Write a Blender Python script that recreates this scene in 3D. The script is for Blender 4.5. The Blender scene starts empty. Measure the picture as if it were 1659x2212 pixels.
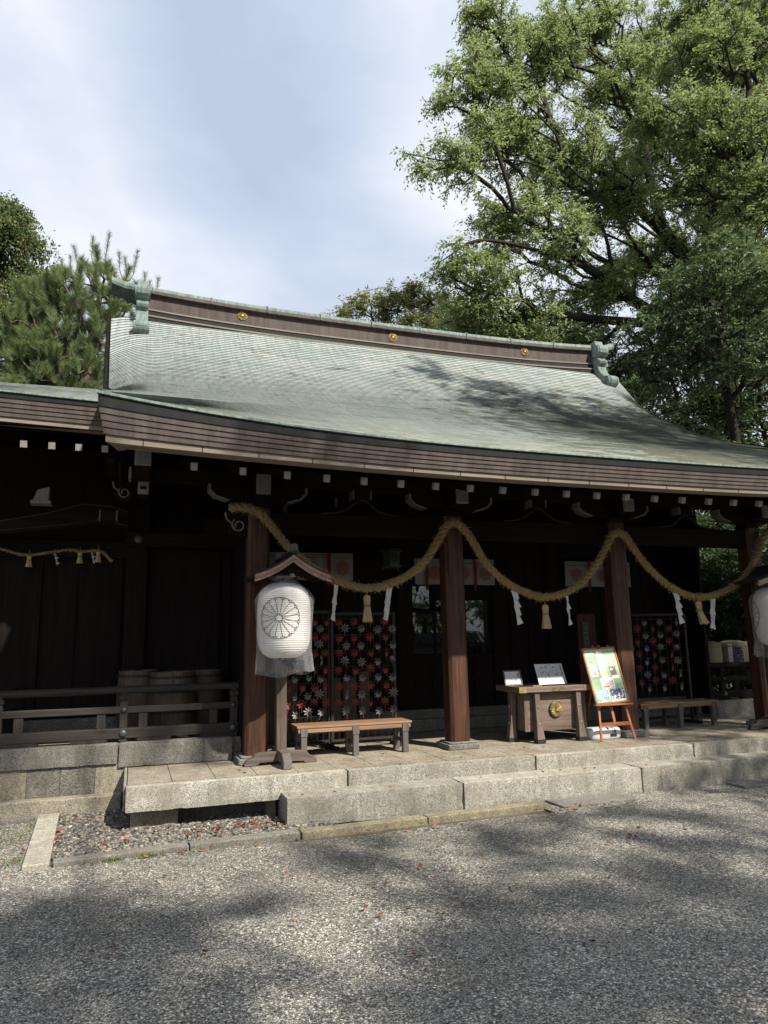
import bpy, math, random
import numpy as np
from mathutils import Matrix, Vector
random.seed(7); RNG = np.random.default_rng(11)
S = bpy.context.scene
COL = S.collection
R = math.radians

# ------------------------------------------------------------------ camera
CAM = np.array([-1.6191, -10.1065, 1.5634])
def make_camera():
    yaw, pitch, roll = 0.3315, 0.1769, -0.0190
    cy, sy, cp, sp = math.cos(yaw), math.sin(yaw), math.cos(pitch), math.sin(pitch)
    f = np.array([sy*cp, cy*cp, sp]); r = np.array([cy, -sy, 0.0]); u = np.cross(r, f)
    c, s = math.cos(roll), math.sin(roll)
    r2, u2 = c*r + s*u, -s*r + c*u
    cam = bpy.data.cameras.new('camera'); o = bpy.data.objects.new('camera', cam); COL.objects.link(o)
    cam.sensor_fit = 'VERTICAL'; cam.sensor_height = 36.0; cam.sensor_width = 27.0
    cam.lens = 36.0*1566.89/2212.0
    cam.clip_start = 0.05; cam.clip_end = 2000
    M = Matrix.Identity(4)
    for i in range(3):
        M[i][0] = r2[i]; M[i][1] = u2[i]; M[i][2] = -f[i]; M[i][3] = CAM[i]
    o.matrix_world = M
    S.camera = o
make_camera()

# ------------------------------------------------------------------ light
SUN = np.array([0.45, -1.0, 1.03]); SUN = SUN/np.linalg.norm(SUN)
SUN_EL = math.asin(SUN[2]); SUN_AZ = math.atan2(SUN[0], SUN[1])
sl = bpy.data.lights.new('sun', 'SUN'); sl.energy = 4.6; sl.angle = R(0.8); sl.color = (1.0, 0.93, 0.82)
so = bpy.data.objects.new('sun', sl); COL.objects.link(so)
so.rotation_euler = Vector(SUN).to_track_quat('Z', 'Y').to_euler()
so.location = (20, -40, 60)
S.view_settings.view_transform = 'Standard'
S.view_settings.look = 'None'
S.view_settings.exposure = 1.0
S.view_settings.gamma = 1.0
try: S.view_settings.use_curve_mapping = False
except Exception: pass
S.render.engine = 'CYCLES'
S.cycles.max_bounces = 8; S.cycles.diffuse_bounces = 3; S.cycles.transparent_max_bounces = 12
S.cycles.use_denoising = True

BANK = (-0.8167, 0.4399, -0.3735)
def world():
    w = bpy.data.worlds.new('World'); S.world = w; w.use_nodes = True
    nt = w.node_tree; n = nt.nodes; L = nt.links
    for x in list(n): n.remove(x)
    out = n.new('ShaderNodeOutputWorld'); bg = n.new('ShaderNodeBackground'); L.new(bg.outputs[0], out.inputs[0])
    bg.inputs['Strength'].default_value = 0.106
    sky = n.new('ShaderNodeTexSky'); sky.sky_type = 'NISHITA'; sky.sun_disc = False
    sky.sun_elevation = SUN_EL; sky.sun_rotation = SUN_AZ; sky.dust_density = 2.0
    tc = n.new('ShaderNodeTexCoord')
    sep = n.new('ShaderNodeSeparateXYZ'); L.new(tc.outputs['Generated'], sep.inputs[0])
    # project the view direction on a cloud layer overhead
    mx = n.new('ShaderNodeMath'); mx.operation = 'MAXIMUM'; mx.inputs[1].default_value = 0.0; L.new(sep.outputs['Z'], mx.inputs[0])
    ad = n.new('ShaderNodeMath'); ad.operation = 'ADD'; ad.inputs[1].default_value = 0.22; L.new(mx.outputs[0], ad.inputs[0])
    def div(o):
        d = n.new('ShaderNodeMath'); d.operation = 'DIVIDE'; L.new(o, d.inputs[0]); L.new(ad.outputs[0], d.inputs[1]); return d.outputs[0]
    cmb = n.new('ShaderNodeCombineXYZ'); L.new(div(sep.outputs['X']), cmb.inputs[0]); L.new(div(sep.outputs['Y']), cmb.inputs[1])
    def noise(scale, detail, rough, off, dist=0.0):
        mp = n.new('ShaderNodeMapping'); mp.inputs['Location'].default_value = off; L.new(cmb.outputs[0], mp.inputs[0])
        t = n.new('ShaderNodeTexNoise'); t.inputs['Scale'].default_value = scale; t.inputs['Detail'].default_value = detail
        t.inputs['Roughness'].default_value = rough; t.inputs['Distortion'].default_value = dist
        L.new(mp.outputs[0], t.inputs['Vector']); return t.outputs['Fac']
    def ramp(o, stops):
        r = n.new('ShaderNodeValToRGB'); L.new(o, r.inputs[0]); e = r.color_ramp.elements
        while len(e) < len(stops): e.new(0.5)
        for i, (p, c) in enumerate(stops): e[i].position = p; e[i].color = (*c, 1)
        return r.outputs[0]
    # cloud bodies: pale veil with brighter heaps
    n1 = noise(1.7, 9, 0.56, (1.7, 2.35, 0), 0.12)
    # a darker cloud bank lies across the sky from upper left to lower right, bright cloud on both sides
    dt = n.new('ShaderNodeVectorMath'); dt.operation = 'DOT_PRODUCT'; L.new(tc.outputs['Generated'], dt.inputs[0]); dt.inputs[1].default_value = BANK
    nb = noise(1.1, 7, .55, (1.2, 4.4, 0), .1)
    ma = n.new('ShaderNodeMath'); ma.operation = 'MULTIPLY_ADD'; L.new(nb, ma.inputs[0]); ma.inputs[1].default_value = .30; ma.inputs[2].default_value = -.15
    sm = n.new('ShaderNodeMath'); sm.operation = 'ADD'; L.new(dt.outputs['Value'], sm.inputs[0]); L.new(ma.outputs[0], sm.inputs[1])
    ab = n.new('ShaderNodeMath'); ab.operation = 'ABSOLUTE'; L.new(sm.outputs[0], ab.inputs[0])
    bank = ramp(ab.outputs[0], [(0.02, (.30, .30, .30)), (.10, (.45, .45, .45)), (.19, (.66, .66, .66)), (.34, (.50, .50, .50))])
    mm = n.new('ShaderNodeMath'); mm.operation = 'ADD'; L.new(n1, mm.inputs[0]); L.new(bank, mm.inputs[1])
    hf = n.new('ShaderNodeMath'); hf.operation = 'MULTIPLY'; hf.inputs[1].default_value = .5; L.new(mm.outputs[0], hf.inputs[0])
    col = ramp(hf.outputs[0], [(0.36, (2.55, 2.92, 3.72)), (0.45, (3.0, 3.38, 4.15)), (0.53, (3.7, 4.02, 4.6)), (0.60, (4.4, 4.62, 4.95)), (0.68, (5.2, 5.3, 5.42))])
    n2 = noise(0.8, 5, 0.5, (5.3, 3.1, 0), 0.1)
    cov = ramp(n2, [(0.30, (0.80, 0.80, 0.80)), (0.48, (0.97, 0.97, 0.97))])
    mix = n.new('ShaderNodeMix'); mix.data_type = 'RGBA'
    L.new(cov, mix.inputs[0]); L.new(sky.outputs[0], mix.inputs[6]); L.new(col, mix.inputs[7])
    # brighter and hazier toward the horizon, as thin cloud is
    hz = ramp(sep.outputs['Z'], [(0.0, (1, 1, 1)), (0.55, (0, 0, 0))])
    mix2 = n.new('ShaderNodeMix'); mix2.data_type = 'RGBA'
    m = n.new('ShaderNodeMath'); m.operation = 'MULTIPLY'; m.inputs[1].default_value = 0.40; L.new(hz, m.inputs[0])
    L.new(m.outputs[0], mix2.inputs[0]); L.new(mix.outputs[2], mix2.inputs[6]); mix2.inputs[7].default_value = (4.5, 4.75, 5.1, 1)
    L.new(mix2.outputs[2], bg.inputs['Color'])
world()

# ------------------------------------------------------------------ node helpers
class NT:
    def __init__(s, name):
        s.m = bpy.data.materials.new(name); s.m.use_nodes = True
        s.t = s.m.node_tree; s.n = s.t.nodes; s.L = s.t.links
        s.b = s.n['Principled BSDF']; s.out = s.n['Material Output']
        s.tc = s.n.new('ShaderNodeTexCoord')
    def new(s, k, **kw):
        x = s.n.new(k)
        for a, b in kw.items(): setattr(x, a, b)
        return x
    def link(s, a, b): s.L.new(a, b)
    def coord(s, scale=(1, 1, 1), loc=(0, 0, 0), src='Object'):
        mp = s.new('ShaderNodeMapping'); mp.inputs['Scale'].default_value = scale; mp.inputs['Location'].default_value = loc
        s.link(s.tc.outputs[src], mp.inputs[0]); return mp.outputs[0]
    def noise(s, scale, detail=4, rough=.55, vec=None, dist=0):
        t = s.new('ShaderNodeTexNoise'); t.inputs['Scale'].default_value = scale; t.inputs['Detail'].default_value = detail
        t.inputs['Roughness'].default_value = rough; t.inputs['Distortion'].default_value = dist
        s.link(vec if vec is not None else s.tc.outputs['Object'], t.inputs['Vector']); return t.outputs['Fac']
    def voro(s, scale, vec=None, feature='F1', out='Color'):
        t = s.new('ShaderNodeTexVoronoi', feature=feature); t.inputs['Scale'].default_value = scale
        s.link(vec if vec is not None else s.tc.outputs['Object'], t.inputs['Vector']); return t.outputs[out]
    def ramp(s, fac, stops, interp='LINEAR'):
        r = s.new('ShaderNodeValToRGB'); s.link(fac, r.inputs[0]); e = r.color_ramp.elements; r.color_ramp.interpolation = interp
        while len(e) < len(stops): e.new(0.5)
        for i, (p, c) in enumerate(stops):
            e[i].position = p; e[i].color = (c, c, c, 1) if not hasattr(c, '__len__') else (*c[:3], 1)
        return r.outputs[0]
    def mix(s, fac, a, b, blend='MIX'):
        x = s.new('ShaderNodeMix', data_type='RGBA', blend_type=blend)
        for sock, v in ((0, fac), (6, a), (7, b)):
            if hasattr(v, 'is_linked') or isinstance(v, bpy.types.NodeSocket): s.link(v, x.inputs[sock])
            elif hasattr(v, '__len__'): x.inputs[sock].default_value = (*v[:3], 1)
            else: x.inputs[sock].default_value = v if sock == 0 else (v, v, v, 1)
        return x.outputs[2]
    def math(s, op, a, b=None):
        x = s.new('ShaderNodeMath', operation=op)
        for i, v in enumerate((a, b)):
            if v is None: continue
            if isinstance(v, bpy.types.NodeSocket): s.link(v, x.inputs[i])
            else: x.inputs[i].default_value = v
        return x.outputs[0]
    def bump(s, h, strength=.3, dist=.02):
        b = s.new('ShaderNodeBump'); b.inputs['Strength'].default_value = strength; b.inputs['Distance'].default_value = dist
        s.link(h, b.inputs['Height']); s.link(b.outputs[0], s.b.inputs['Normal'])
    def fin(s, col, rough=.7, metal=0, spec=.4):
        if isinstance(col, bpy.types.NodeSocket): s.link(col, s.b.inputs['Base Color'])
        else: s.b.inputs['Base Color'].default_value = (*col[:3], 1)
        if isinstance(rough, bpy.types.NodeSocket): s.link(rough, s.b.inputs['Roughness'])
        else: s.b.inputs['Roughness'].default_value = rough
        s.b.inputs['Metallic'].default_value = metal
        s.b.inputs['Specular IOR Level'].default_value = spec
        return s.m

def wood(name, dark, light, axis='z', scale=1.0, rough=.62, knots=.5, spec=.3):
    t = NT(name)
    k = {'x': (1.2, 22, 22), 'y': (22, 1.2, 22), 'z': (22, 22, 1.2)}[axis]
    v = t.coord(tuple(a*scale for a in k))
    g = t.noise(1.0, 6, .65, v, .6)
    k2 = {'x': (.5, 5, 5), 'y': (5, .5, 5), 'z': (5, 5, .5)}[axis]
    g2 = t.noise(1.0, 4, .6, t.coord(k2), .3)
    c = t.mix(t.ramp(g, [(.32, 0), (.68, 1)]), dark, light)
    d = t.ramp(g2, [(.3, .45), (.65, 1.0)])
    c = t.mix(knots, c, d, 'MULTIPLY')
    t.bump(g, .25, .006)
    return t.fin(c, rough, 0, spec)

M = {}
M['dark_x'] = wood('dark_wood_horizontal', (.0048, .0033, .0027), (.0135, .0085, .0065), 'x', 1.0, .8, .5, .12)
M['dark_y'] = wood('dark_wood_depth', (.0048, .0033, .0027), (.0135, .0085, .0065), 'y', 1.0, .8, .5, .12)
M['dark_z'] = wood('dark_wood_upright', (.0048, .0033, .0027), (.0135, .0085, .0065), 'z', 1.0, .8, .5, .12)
M['pillar'] = wood('pillar_wood', (.011, .0050, .0034), (.100, .038, .0165), 'z', 1.0, .55, .6)
M['rail_x'] = wood('weathered_rail_wood', (.013, .0102, .0088), (.040, .032, .0275), 'x')
M['rail_z'] = wood('weathered_post_wood', (.014, .0105, .009), (.042, .033, .028), 'z')
M['grey_z'] = wood('grey_leg_wood', (.070, .062, .056), (.14, .125, .11), 'z')
M['grey_x'] = wood('grey_foot_wood', (.050, .040, .034), (.13, .106, .09), 'x')
M['pole'] = wood('lantern_pole_wood', (.040, .028, .021), (.115, .085, .065), 'z')
M['chest_x'] = wood('chest_wood', (.085, .058, .044), (.20, .146, .115), 'x', .8)
M['chest_z'] = wood('chest_leg_wood', (.070, .051, .041), (.165, .125, .10), 'z')
M['seat'] = wood('bench_seat_wood', (.17, .095, .054), (.28, .172, .105), 'x')
M['easel'] = wood('easel_wood', (.24, .085, .032), (.38, .155, .064), 'z')
M['easel_x'] = wood('easel_wood_horizontal', (.24, .085, .032), (.38, .155, .064), 'x')
M['barrel'] = wood('barrel_wood', (.045, .029, .019), (.125, .084, .055), 'z', .8)
M['brack'] = wood('brown_board', (.050, .033, .022), (.11, .077, .052), 'z')
M['red_board'] = wood('red_board', (.030, .008, .006), (.06, .016, .011), 'z')
M['tip_wood'] = wood('pale_board', (.13, .105, .082), (.21, .175, .14), 'x', .5)
M['roofboard'] = wood('lantern_roof_board', (.22, .145, .11), (.40, .28, .215), 'y')

def plain(name, col, rough=.6, metal=0, spec=.4, var=.25, scale=8):
    t = NT(name)
    nz = t.noise(scale, 4, .6)
    c = t.mix(t.ramp(nz, [(.3, 0), (.7, 1)]), tuple(x*(1-var) for x in col), tuple(min(1, x*(1+var)) for x in col))
    return t.fin(c, rough, metal, spec)
M['white_paint'] = plain('white_painted_end', (.21, .20, .18), .7, var=.22, scale=25)
M['grey_paint'] = plain('grey_painted_end', (.135, .13, .12), .7, var=.2, scale=14)
M['gold'] = plain('gilt_metal', (.34, .26, .115), .42, .6, .5, .2, 30)
M['brass'] = plain('aged_brass', (.36, .27, .13), .45, .7, .5, .3, 20)
M['iron'] = plain('black_iron', (.035, .037, .04), .45, .6, .5, .2, 20)
M['boss'] = plain('nail_cover_metal', (.055, .06, .06), .5, .5, .5, .25, 20)
M['paper'] = plain('white_paper', (.60, .605, .60), .75, 0, .2, .03, 10)
M['shide_paper'] = plain('streamer_paper', (.46, .46, .455), .75, 0, .2, .03, 10)
M['ink'] = plain('black_ink', (.03, .03, .035), .8, 0, .2, .1, 10)
M['crestink'] = plain('crest_ink', (.055, .05, .075), .8, 0, .2, .15, 10)
M['cloth'] = plain('white_cloth', (.20, .194, .185), .9, 0, .1, .08, 6)
M['redcloth'] = plain('red_cloth', (.13, .018, .02), .9, 0, .1, .15, 10)
M['redprint'] = plain('red_print', (.22, .085, .058), .9, 0, .1, .15, 14)
M['plastic_white'] = plain('white_plastic', (.52, .52, .505), .35, 0, .5, .04, 5)
M['black_plastic'] = plain('black_plastic', (.03, .035, .033), .4, 0, .5, .1, 5)
M['pin_red'] = plain('red_paper', (.22, .048, .034), .6, 0, .3, .25, 60)
M['pin_white'] = plain('pale_pink_paper', (.235, .20, .205), .6, 0, .3, .18, 60)
M['sack'] = plain('straw_matting', (.17, .16, .115), .85, 0, .2, .12, 30)
M['bronze'] = plain('green_bronze', (.06, .078, .070), .55, .3, .4, .3, 20)
M['wire'] = plain('grey_wire', (.030, .033, .036), .5, .3, .4, .1, 20)
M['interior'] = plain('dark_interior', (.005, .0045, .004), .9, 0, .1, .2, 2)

def straw_mat(name, a, b):
    t = NT(name)
    n1 = t.noise(60, 3, .6); n2 = t.noise(9, 3, .6)
    c = t.mix(t.ramp(n1, [(.3, 0), (.7, 1)]), a, b); c = t.mix(.45, c, t.ramp(n2, [(.3, .5), (.65, 1)]), 'MULTIPLY')
    t.bump(n1, .5, .01); return t.fin(c, .85, 0, .2)
M['straw'] = straw_mat('old_straw', (.125, .085, .036), (.30, .220, .105))
M['tassel'] = straw_mat('pale_straw', (.30, .225, .115), (.48, .38, .215))

def granite(name, base, stain, moss=0.0, scale=1.0, stain_amt=.6):
    t = NT(name)
    sp = t.voro(120*scale); g = t.new('ShaderNodeSeparateColor'); t.link(sp, g.inputs[0])
    spk = t.ramp(g.outputs[0], [(.0, .25), (.3, .75), (.75, 1.08), (1.0, 1.42)])
    fine = t.noise(420*scale, 2, .6)
    c = t.mix(1.0, base, spk, 'MULTIPLY')
    c = t.mix(.35, c, t.ramp(fine, [(.3, .55), (.7, 1.2)]), 'MULTIPLY')
    s1 = t.noise(2.3, 6, .62, t.coord((1, 1, 1.4)))
    c = t.mix(t.math('MULTIPLY', t.ramp(s1, [(.42, 0), (.68, 1)]), stain_amt), c, stain)
    s3 = t.noise(9, 5, .7, t.coord((1.6, 1.6, .35)))
    c = t.mix(.55, c, t.ramp(s3, [(.33, .55), (.6, 1.05)]), 'MULTIPLY')
    oi = t.new('ShaderNodeObjectInfo'); c = t.mix(1.0, c, t.ramp(oi.outputs['Random'], [(0, .82), (1, 1.10)]), 'MULTIPLY')
    s4 = t.noise(1.1, 5, .7, t.coord((2.2, 2.2, .5), (7, 3, 1)))
    c = t.mix(t.math('MULTIPLY', t.ramp(s4, [(.52, 0), (.66, 1)]), .5), c, tuple(x*.8 for x in stain))
    if moss:
        s2 = t.noise(3.1, 6, .7, t.coord(loc=(3, 1, 2)))
        c = t.mix(t.math('MULTIPLY', t.ramp(s2, [(.52, 0), (.7, 1)]), moss), c, (.10, .10, .045))
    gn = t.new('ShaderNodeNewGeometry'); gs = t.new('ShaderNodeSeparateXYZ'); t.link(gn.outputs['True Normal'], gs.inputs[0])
    c = t.mix(1.0, c, t.ramp(gs.outputs[2], [(.55, .84), (.85, 1.16)]), 'MULTIPLY')  # painted light: up-facing stone brightened, side faces dimmed
    t.bump(t.mix(.5, fine, spk), .35, .006)
    return t.fin(c, .85, 0, .3)
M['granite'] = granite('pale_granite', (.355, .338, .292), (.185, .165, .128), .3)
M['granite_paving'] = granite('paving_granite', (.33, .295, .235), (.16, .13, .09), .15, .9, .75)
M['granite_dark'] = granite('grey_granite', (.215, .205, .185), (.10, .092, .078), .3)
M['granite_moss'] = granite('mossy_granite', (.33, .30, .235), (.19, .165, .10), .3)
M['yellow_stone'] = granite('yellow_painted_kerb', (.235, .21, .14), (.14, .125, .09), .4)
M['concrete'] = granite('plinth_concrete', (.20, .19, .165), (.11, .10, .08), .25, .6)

def gravel():
    t = NT('gravel')
    v = t.coord()
    def grains(scale, loc):
        vv = t.coord(loc=loc)
        vo = t.new('ShaderNodeTexVoronoi', feature='F1'); vo.inputs['Scale'].default_value = scale; t.link(vv, vo.inputs['Vector'])
        sc = t.new('ShaderNodeSeparateColor'); t.link(vo.outputs['Color'], sc.inputs[0])
        return vo.outputs['Distance'], sc
    d1, s1 = grains(66, (0, 0, 0)); d2, s2 = grains(112, (.3, .7, 0))
    tone = t.ramp(s1.outputs[0], [(0, (.050, .051, .053)), (.35, (.20, .193, .176)), (.7, (.43, .405, .345)), (.92, (.70, .655, .555)), (1, (.85, .82, .73))])
    tone2 = t.ramp(s2.outputs[1], [(0, (.045, .047, .050)), (.5, (.27, .26, .235)), (1, (.62, .58, .485))])
    pick = t.ramp(s1.outputs[2], [(.45, 0), (.5, 1)], 'CONSTANT')
    c = t.mix(pick, tone, tone2)
    gap = t.ramp(d1, [(.25, 1.0), (.62, .5)])
    c = t.mix(1.0, c, gap, 'MULTIPLY')
    wear = t.noise(.5, 6, .62, t.coord((.6, 1.5, 1))); c = t.mix(.8, c, t.ramp(wear, [(.32, .66), (.52, 1.0), (.7, 1.2)]), 'MULTIPLY')
    damp = t.noise(1.3, 4, .6, t.coord(loc=(2, 5, 0))); c = t.mix(.5, c, t.ramp(damp, [(.30, .62), (.5, 1.0)]), 'MULTIPLY')
    dirt = t.noise(1.6, 6, .65, t.coord(loc=(4, 9, 0)))
    c = t.mix(t.math('MULTIPLY', t.ramp(dirt, [(.55, 0), (.75, 1)]), .35), c, (.12, .095, .06))
    h = t.mix(.5, t.ramp(d1, [(0, 1), (.7, 0)]), t.ramp(d2, [(0, 1), (.7, 0)]))
    t.bump(h, .9, .012)
    return t.fin(c, .82, 0, .3)
M['gravel'] = gravel()

def island(name, stops, rough=.8, var_noise=0):
    t = NT(name)
    g = t.new('ShaderNodeNewGeometry')
    c = t.ramp(g.outputs['Random Per Island'], stops)
    if var_noise: c = t.mix(.4, c, t.ramp(t.noise(var_noise, 3), [(.3, .6), (.7, 1.15)]), 'MULTIPLY')
    return t.fin(c, rough, 0, .3)
M['pebble'] = island('pebbles', [(0, (.045, .044, .043)), (.4, (.105, .100, .092)), (.75, (.19, .172, .145)), (.95, (.28, .245, .19)), (1, (.40, .37, .32))], .7, 40)
M['gravelstone'] = island('gravel_stones', [(0, (.095, .097, .10)), (.4, (.215, .21, .196)), (.8, (.37, .352, .305)), (1, (.60, .575, .51))], .75, 40)
M['litter'] = island('dry_leaves', [(0, (.085, .030, .017)), (.5, (.15, .052, .027)), (.85, (.20, .090, .045)), (1, (.15, .11, .055))], .75)
M['grass'] = island('weed_grass', [(0, (.055, .075, .022)), (1, (.13, .155, .05))], .8)

def leafmat(name, stops, trans=.45, tcol=None):
    t = NT(name)
    g = t.new('ShaderNodeNewGeometry')
    c = t.ramp(g.outputs['Random Per Island'], stops)
    big = t.noise(.55, 3, .6)
    c = t.mix(.45, c, t.ramp(big, [(.3, .62), (.7, 1.2)]), 'MULTIPLY')
    t.fin(c, .6, 0, .18)
    tr = t.new('ShaderNodeBsdfTranslucent')
    t.link(t.mix(.7, c, tcol or (.45, .52, .10), 'ADD') if False else t.mix(.5, c, tcol or (.22, .30, .05)), tr.inputs['Color'])
    ms = t.new('ShaderNodeMixShader'); ms.inputs[0].default_value = trans
    t.link(t.b.outputs[0], ms.inputs[1]); t.link(tr.outputs[0], ms.inputs[2]); t.link(ms.outputs[0], t.out.inputs[0])
    return t.m
M['leaf_a'] = leafmat('bright_leaves', [(0, (.080, .122, .048)), (.45, (.165, .222, .092)), (.8, (.25, .305, .142)), (1, (.39, .425, .25))], .48, (.38, .47, .15))
M['leaf_b'] = leafmat('mid_green_leaves', [(0, (.072, .115, .044)), (.45, (.148, .205, .084)), (.8, (.23, .285, .13)), (1, (.36, .395, .22))], .45, (.36, .45, .14))
M['leaf_c'] = leafmat('blue_green_leaves', [(0, (.058, .100, .048)), (.5, (.122, .178, .086)), (1, (.22, .275, .15))], .3, (.13, .2, .05))
M['leaf_dark'] = leafmat('dark_leaves', [(0, (.022, .044, .018)), (.6, (.052, .088, .036)), (1, (.11, .15, .06))], .3, (.08, .12, .03))
M['leaf_yellow'] = leafmat('yellow_green_leaves', [(0, (.13, .15, .05)), (.5, (.23, .25, .095)), (1, (.36, .36, .17))], .45, (.32, .32, .08))
M['cypress'] = leafmat('cypress_sprays', [(0, (.035, .060, .022)), (.5, (.090, .130, .046)), (.85, (.155, .185, .068)), (1, (.22, .18, .08))], .3, (.16, .22, .06))
M['needle'] = leafmat('pine_needles', [(0, (.070, .112, .042)), (.5, (.145, .205, .080)), (1, (.25, .30, .13))], .3, (.2, .25, .1))
def bark(name, a, b):
    t = NT(name); n1 = t.noise(6, 6, .7, t.coord((4, 4, 1)))
    c = t.mix(t.ramp(n1, [(.35, 0), (.65, 1)]), a, b)
    mo = t.noise(1.4, 5, .6); c = t.mix(t.math('MULTIPLY', t.ramp(mo, [(.5, 0), (.7, 1)]), .5), c, (.05, .055, .02))
    t.bump(n1, .5, .03); return t.fin(c, .9, 0, .2)
M['bark'] = bark('dark_bark', (.012, .010, .008), (.036, .029, .023))
M['bark_pine'] = bark('pine_bark', (.06, .045, .035), (.15, .115, .085))

def patina():
    t = NT('green_copper_sheet')
    # one tone per sheet (uv: u = metres along the course, v = course number)
    sp = t.new('ShaderNodeSeparateXYZ'); t.link(t.tc.outputs['UV'], sp.inputs[0])
    row = t.math('FLOOR', sp.outputs[1])
    off = t.math('MULTIPLY', t.math('MODULO', row, 2.0), .45)
    wn0 = t.new('ShaderNodeTexWhiteNoise', noise_dimensions='1D'); t.link(row, wn0.inputs['W'])
    colm = t.math('FLOOR', t.math('ADD', t.math('DIVIDE', sp.outputs[0], .9), t.math('ADD', off, t.math('MULTIPLY', wn0.outputs[0], .25))))
    cb = t.new('ShaderNodeCombineXYZ'); t.link(colm, cb.inputs[0]); t.link(row, cb.inputs[1])
    wn = t.new('ShaderNodeTexWhiteNoise', noise_dimensions='2D'); t.link(cb.outputs[0], wn.inputs['Vector'])
    c = t.ramp(wn.outputs[0], [(0, (.225, .262, .246)), (.3, (.275, .308, .288)), (.8, (.308, .336, .312)), (1, (.335, .340, .318))])
    b1 = t.noise(.7, 6, .65, t.coord((1, .5, .5)))
    c = t.mix(t.ramp(b1, [(.45, 0), (.75, .6)]), c, (.205, .265, .255))
    # rain streaks run down the slope
    st = t.noise(1.0, 5, .7, t.coord((14, .5, .5)))
    c = t.mix(.5, c, t.ramp(st, [(.3, .5), (.6, 1.06)]), 'MULTIPLY')
    fr = t.math('FRACT', t.math('ADD', t.math('DIVIDE', sp.outputs[0], .9), t.math('ADD', off, t.math('MULTIPLY', wn0.outputs[0], .25))))
    c = t.mix(t.ramp(fr, [(0, .55), (.016, .55), (.03, 0)]), c, (.10, .125, .11))
    # moss and leaf litter caught on the lower right of the slope
    geo = t.new('ShaderNodeSeparateXYZ'); t.link(t.tc.outputs['Object'], geo.inputs[0])
    mr = t.new('ShaderNodeMapRange'); mr.inputs[1].default_value = 3.2; mr.inputs[2].default_value = 7.2; t.link(geo.outputs[0], mr.inputs[0])
    my = t.new('ShaderNodeMapRange'); my.inputs[1].default_value = 6.2; my.inputs[2].default_value = 2.6; t.link(geo.outputs[1], my.inputs[0])
    mm = t.math('MULTIPLY', mr.outputs[0], my.outputs[0])
    ms = t.noise(1.0, 6, .75, t.coord((1.9, 3.4, 3.4), (2, 0, 0)))
    k = t.ramp(t.math('ADD', ms, t.math('MULTIPLY', mm, .30)), [(.57, 0), (.69, 1)])
    c = t.mix(t.math('MULTIPLY', k, .85), c, (.048, .052, .035))
    # grime along the eave
    ev = t.new('ShaderNodeMapRange'); ev.inputs[1].default_value = .4; ev.inputs[2].default_value = -2.2; t.link(geo.outputs[1], ev.inputs[0])
    gr = t.noise(1.0, 4, .7, t.coord((3, 9, 9)))
    c = t.mix(t.math('MULTIPLY', ev.outputs[0], t.ramp(gr, [(.36, 0), (.6, .75)])), c, (.14, .145, .09))
    t.bump(st, .06, .01)
    return t.fin(c, .8, .0, .12)
M['patina'] = patina()
def cop(name, a, b, streak=(8, 8, 1.0), metal=.0, rough=.65):
    t = NT(name); n1 = t.noise(1.0, 5, .65, t.coord(streak)); n2 = t.noise(1.3, 4, .6)
    c = t.mix(t.ramp(n1, [(.35, 0), (.65, 1)]), a, b); c = t.mix(.4, c, t.ramp(n2, [(.3, .65), (.7, 1.1)]), 'MULTIPLY')
    return t.fin(c, rough, metal, .2)
M['patina_trim'] = cop('green_copper_trim', (.075, .104, .092), (.175, .220, .198), (14, 3, 1.2))
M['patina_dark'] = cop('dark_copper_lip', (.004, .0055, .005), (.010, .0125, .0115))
M['copper'] = cop('brown_copper', (.050, .039, .034), (.088, .070, .062))
M['copper_ridge'] = cop('ridge_copper', (.044, .034, .030), (.076, .060, .053))
M['lap_shade'] = cop('sheet_edge_lap_shade', (.060, .073, .065), (.120, .142, .127))  # shadow lines of the lapped courses, painted into the riser colour

def glass():
    t = NT('window_glass'); 
    t.fin((.004, .005, .005), .02, 0, .9); t.b.inputs['IOR'].default_value = 1.6
    return t.m
M['glass'] = glass()
def poly():
    t = NT('clear_plastic_film')
    t.fin((.48, .49, .51), .10, 0, .7)
    tr = t.new('ShaderNodeBsdfTransparent'); tr.inputs[0].default_value = (.97, .97, .98, 1)
    lw = t.new('ShaderNodeLayerWeight'); lw.inputs['Blend'].default_value = .35
    nz = t.noise(7, 4, .6)
    f = t.math('ADD', t.math('MULTIPLY', lw.outputs['Facing'], .44), t.math('MULTIPLY', t.ramp(nz, [(.35, .1), (.75, 1)]), .13))
    f = t.math('MINIMUM', f, .6)
    t.bump(t.noise(11, 5, .65, None, 1.2), .8, .03)
    ms = t.new('ShaderNodeMixShader'); t.link(f, ms.inputs[0]); t.link(tr.outputs[0], ms.inputs[1]); t.link(t.b.outputs[0], ms.inputs[2])
    t.link(ms.outputs[0], t.out.inputs[0]); return t.m
M['film'] = poly()
def lantern_paper():
    t = NT('lantern_paper'); nz = t.noise(5, 4, .6)
    c = t.mix(t.ramp(nz, [(.3, 0), (.7, 1)]), (.66, .65, .61), (.74, .73, .69)); t.fin(c, .8, 0, .2)
    tr = t.new('ShaderNodeBsdfTranslucent'); tr.inputs[0].default_value = (.8, .76, .66, 1)
    ms = t.new('ShaderNodeMixShader'); ms.inputs[0].default_value = .25
    t.link(t.b.outputs[0], ms.inputs[1]); t.link(tr.outputs[0], ms.inputs[2]); t.link(ms.outputs[0], t.out.inputs[0]); return t.m
M['lpaper'] = lantern_paper()

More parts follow.
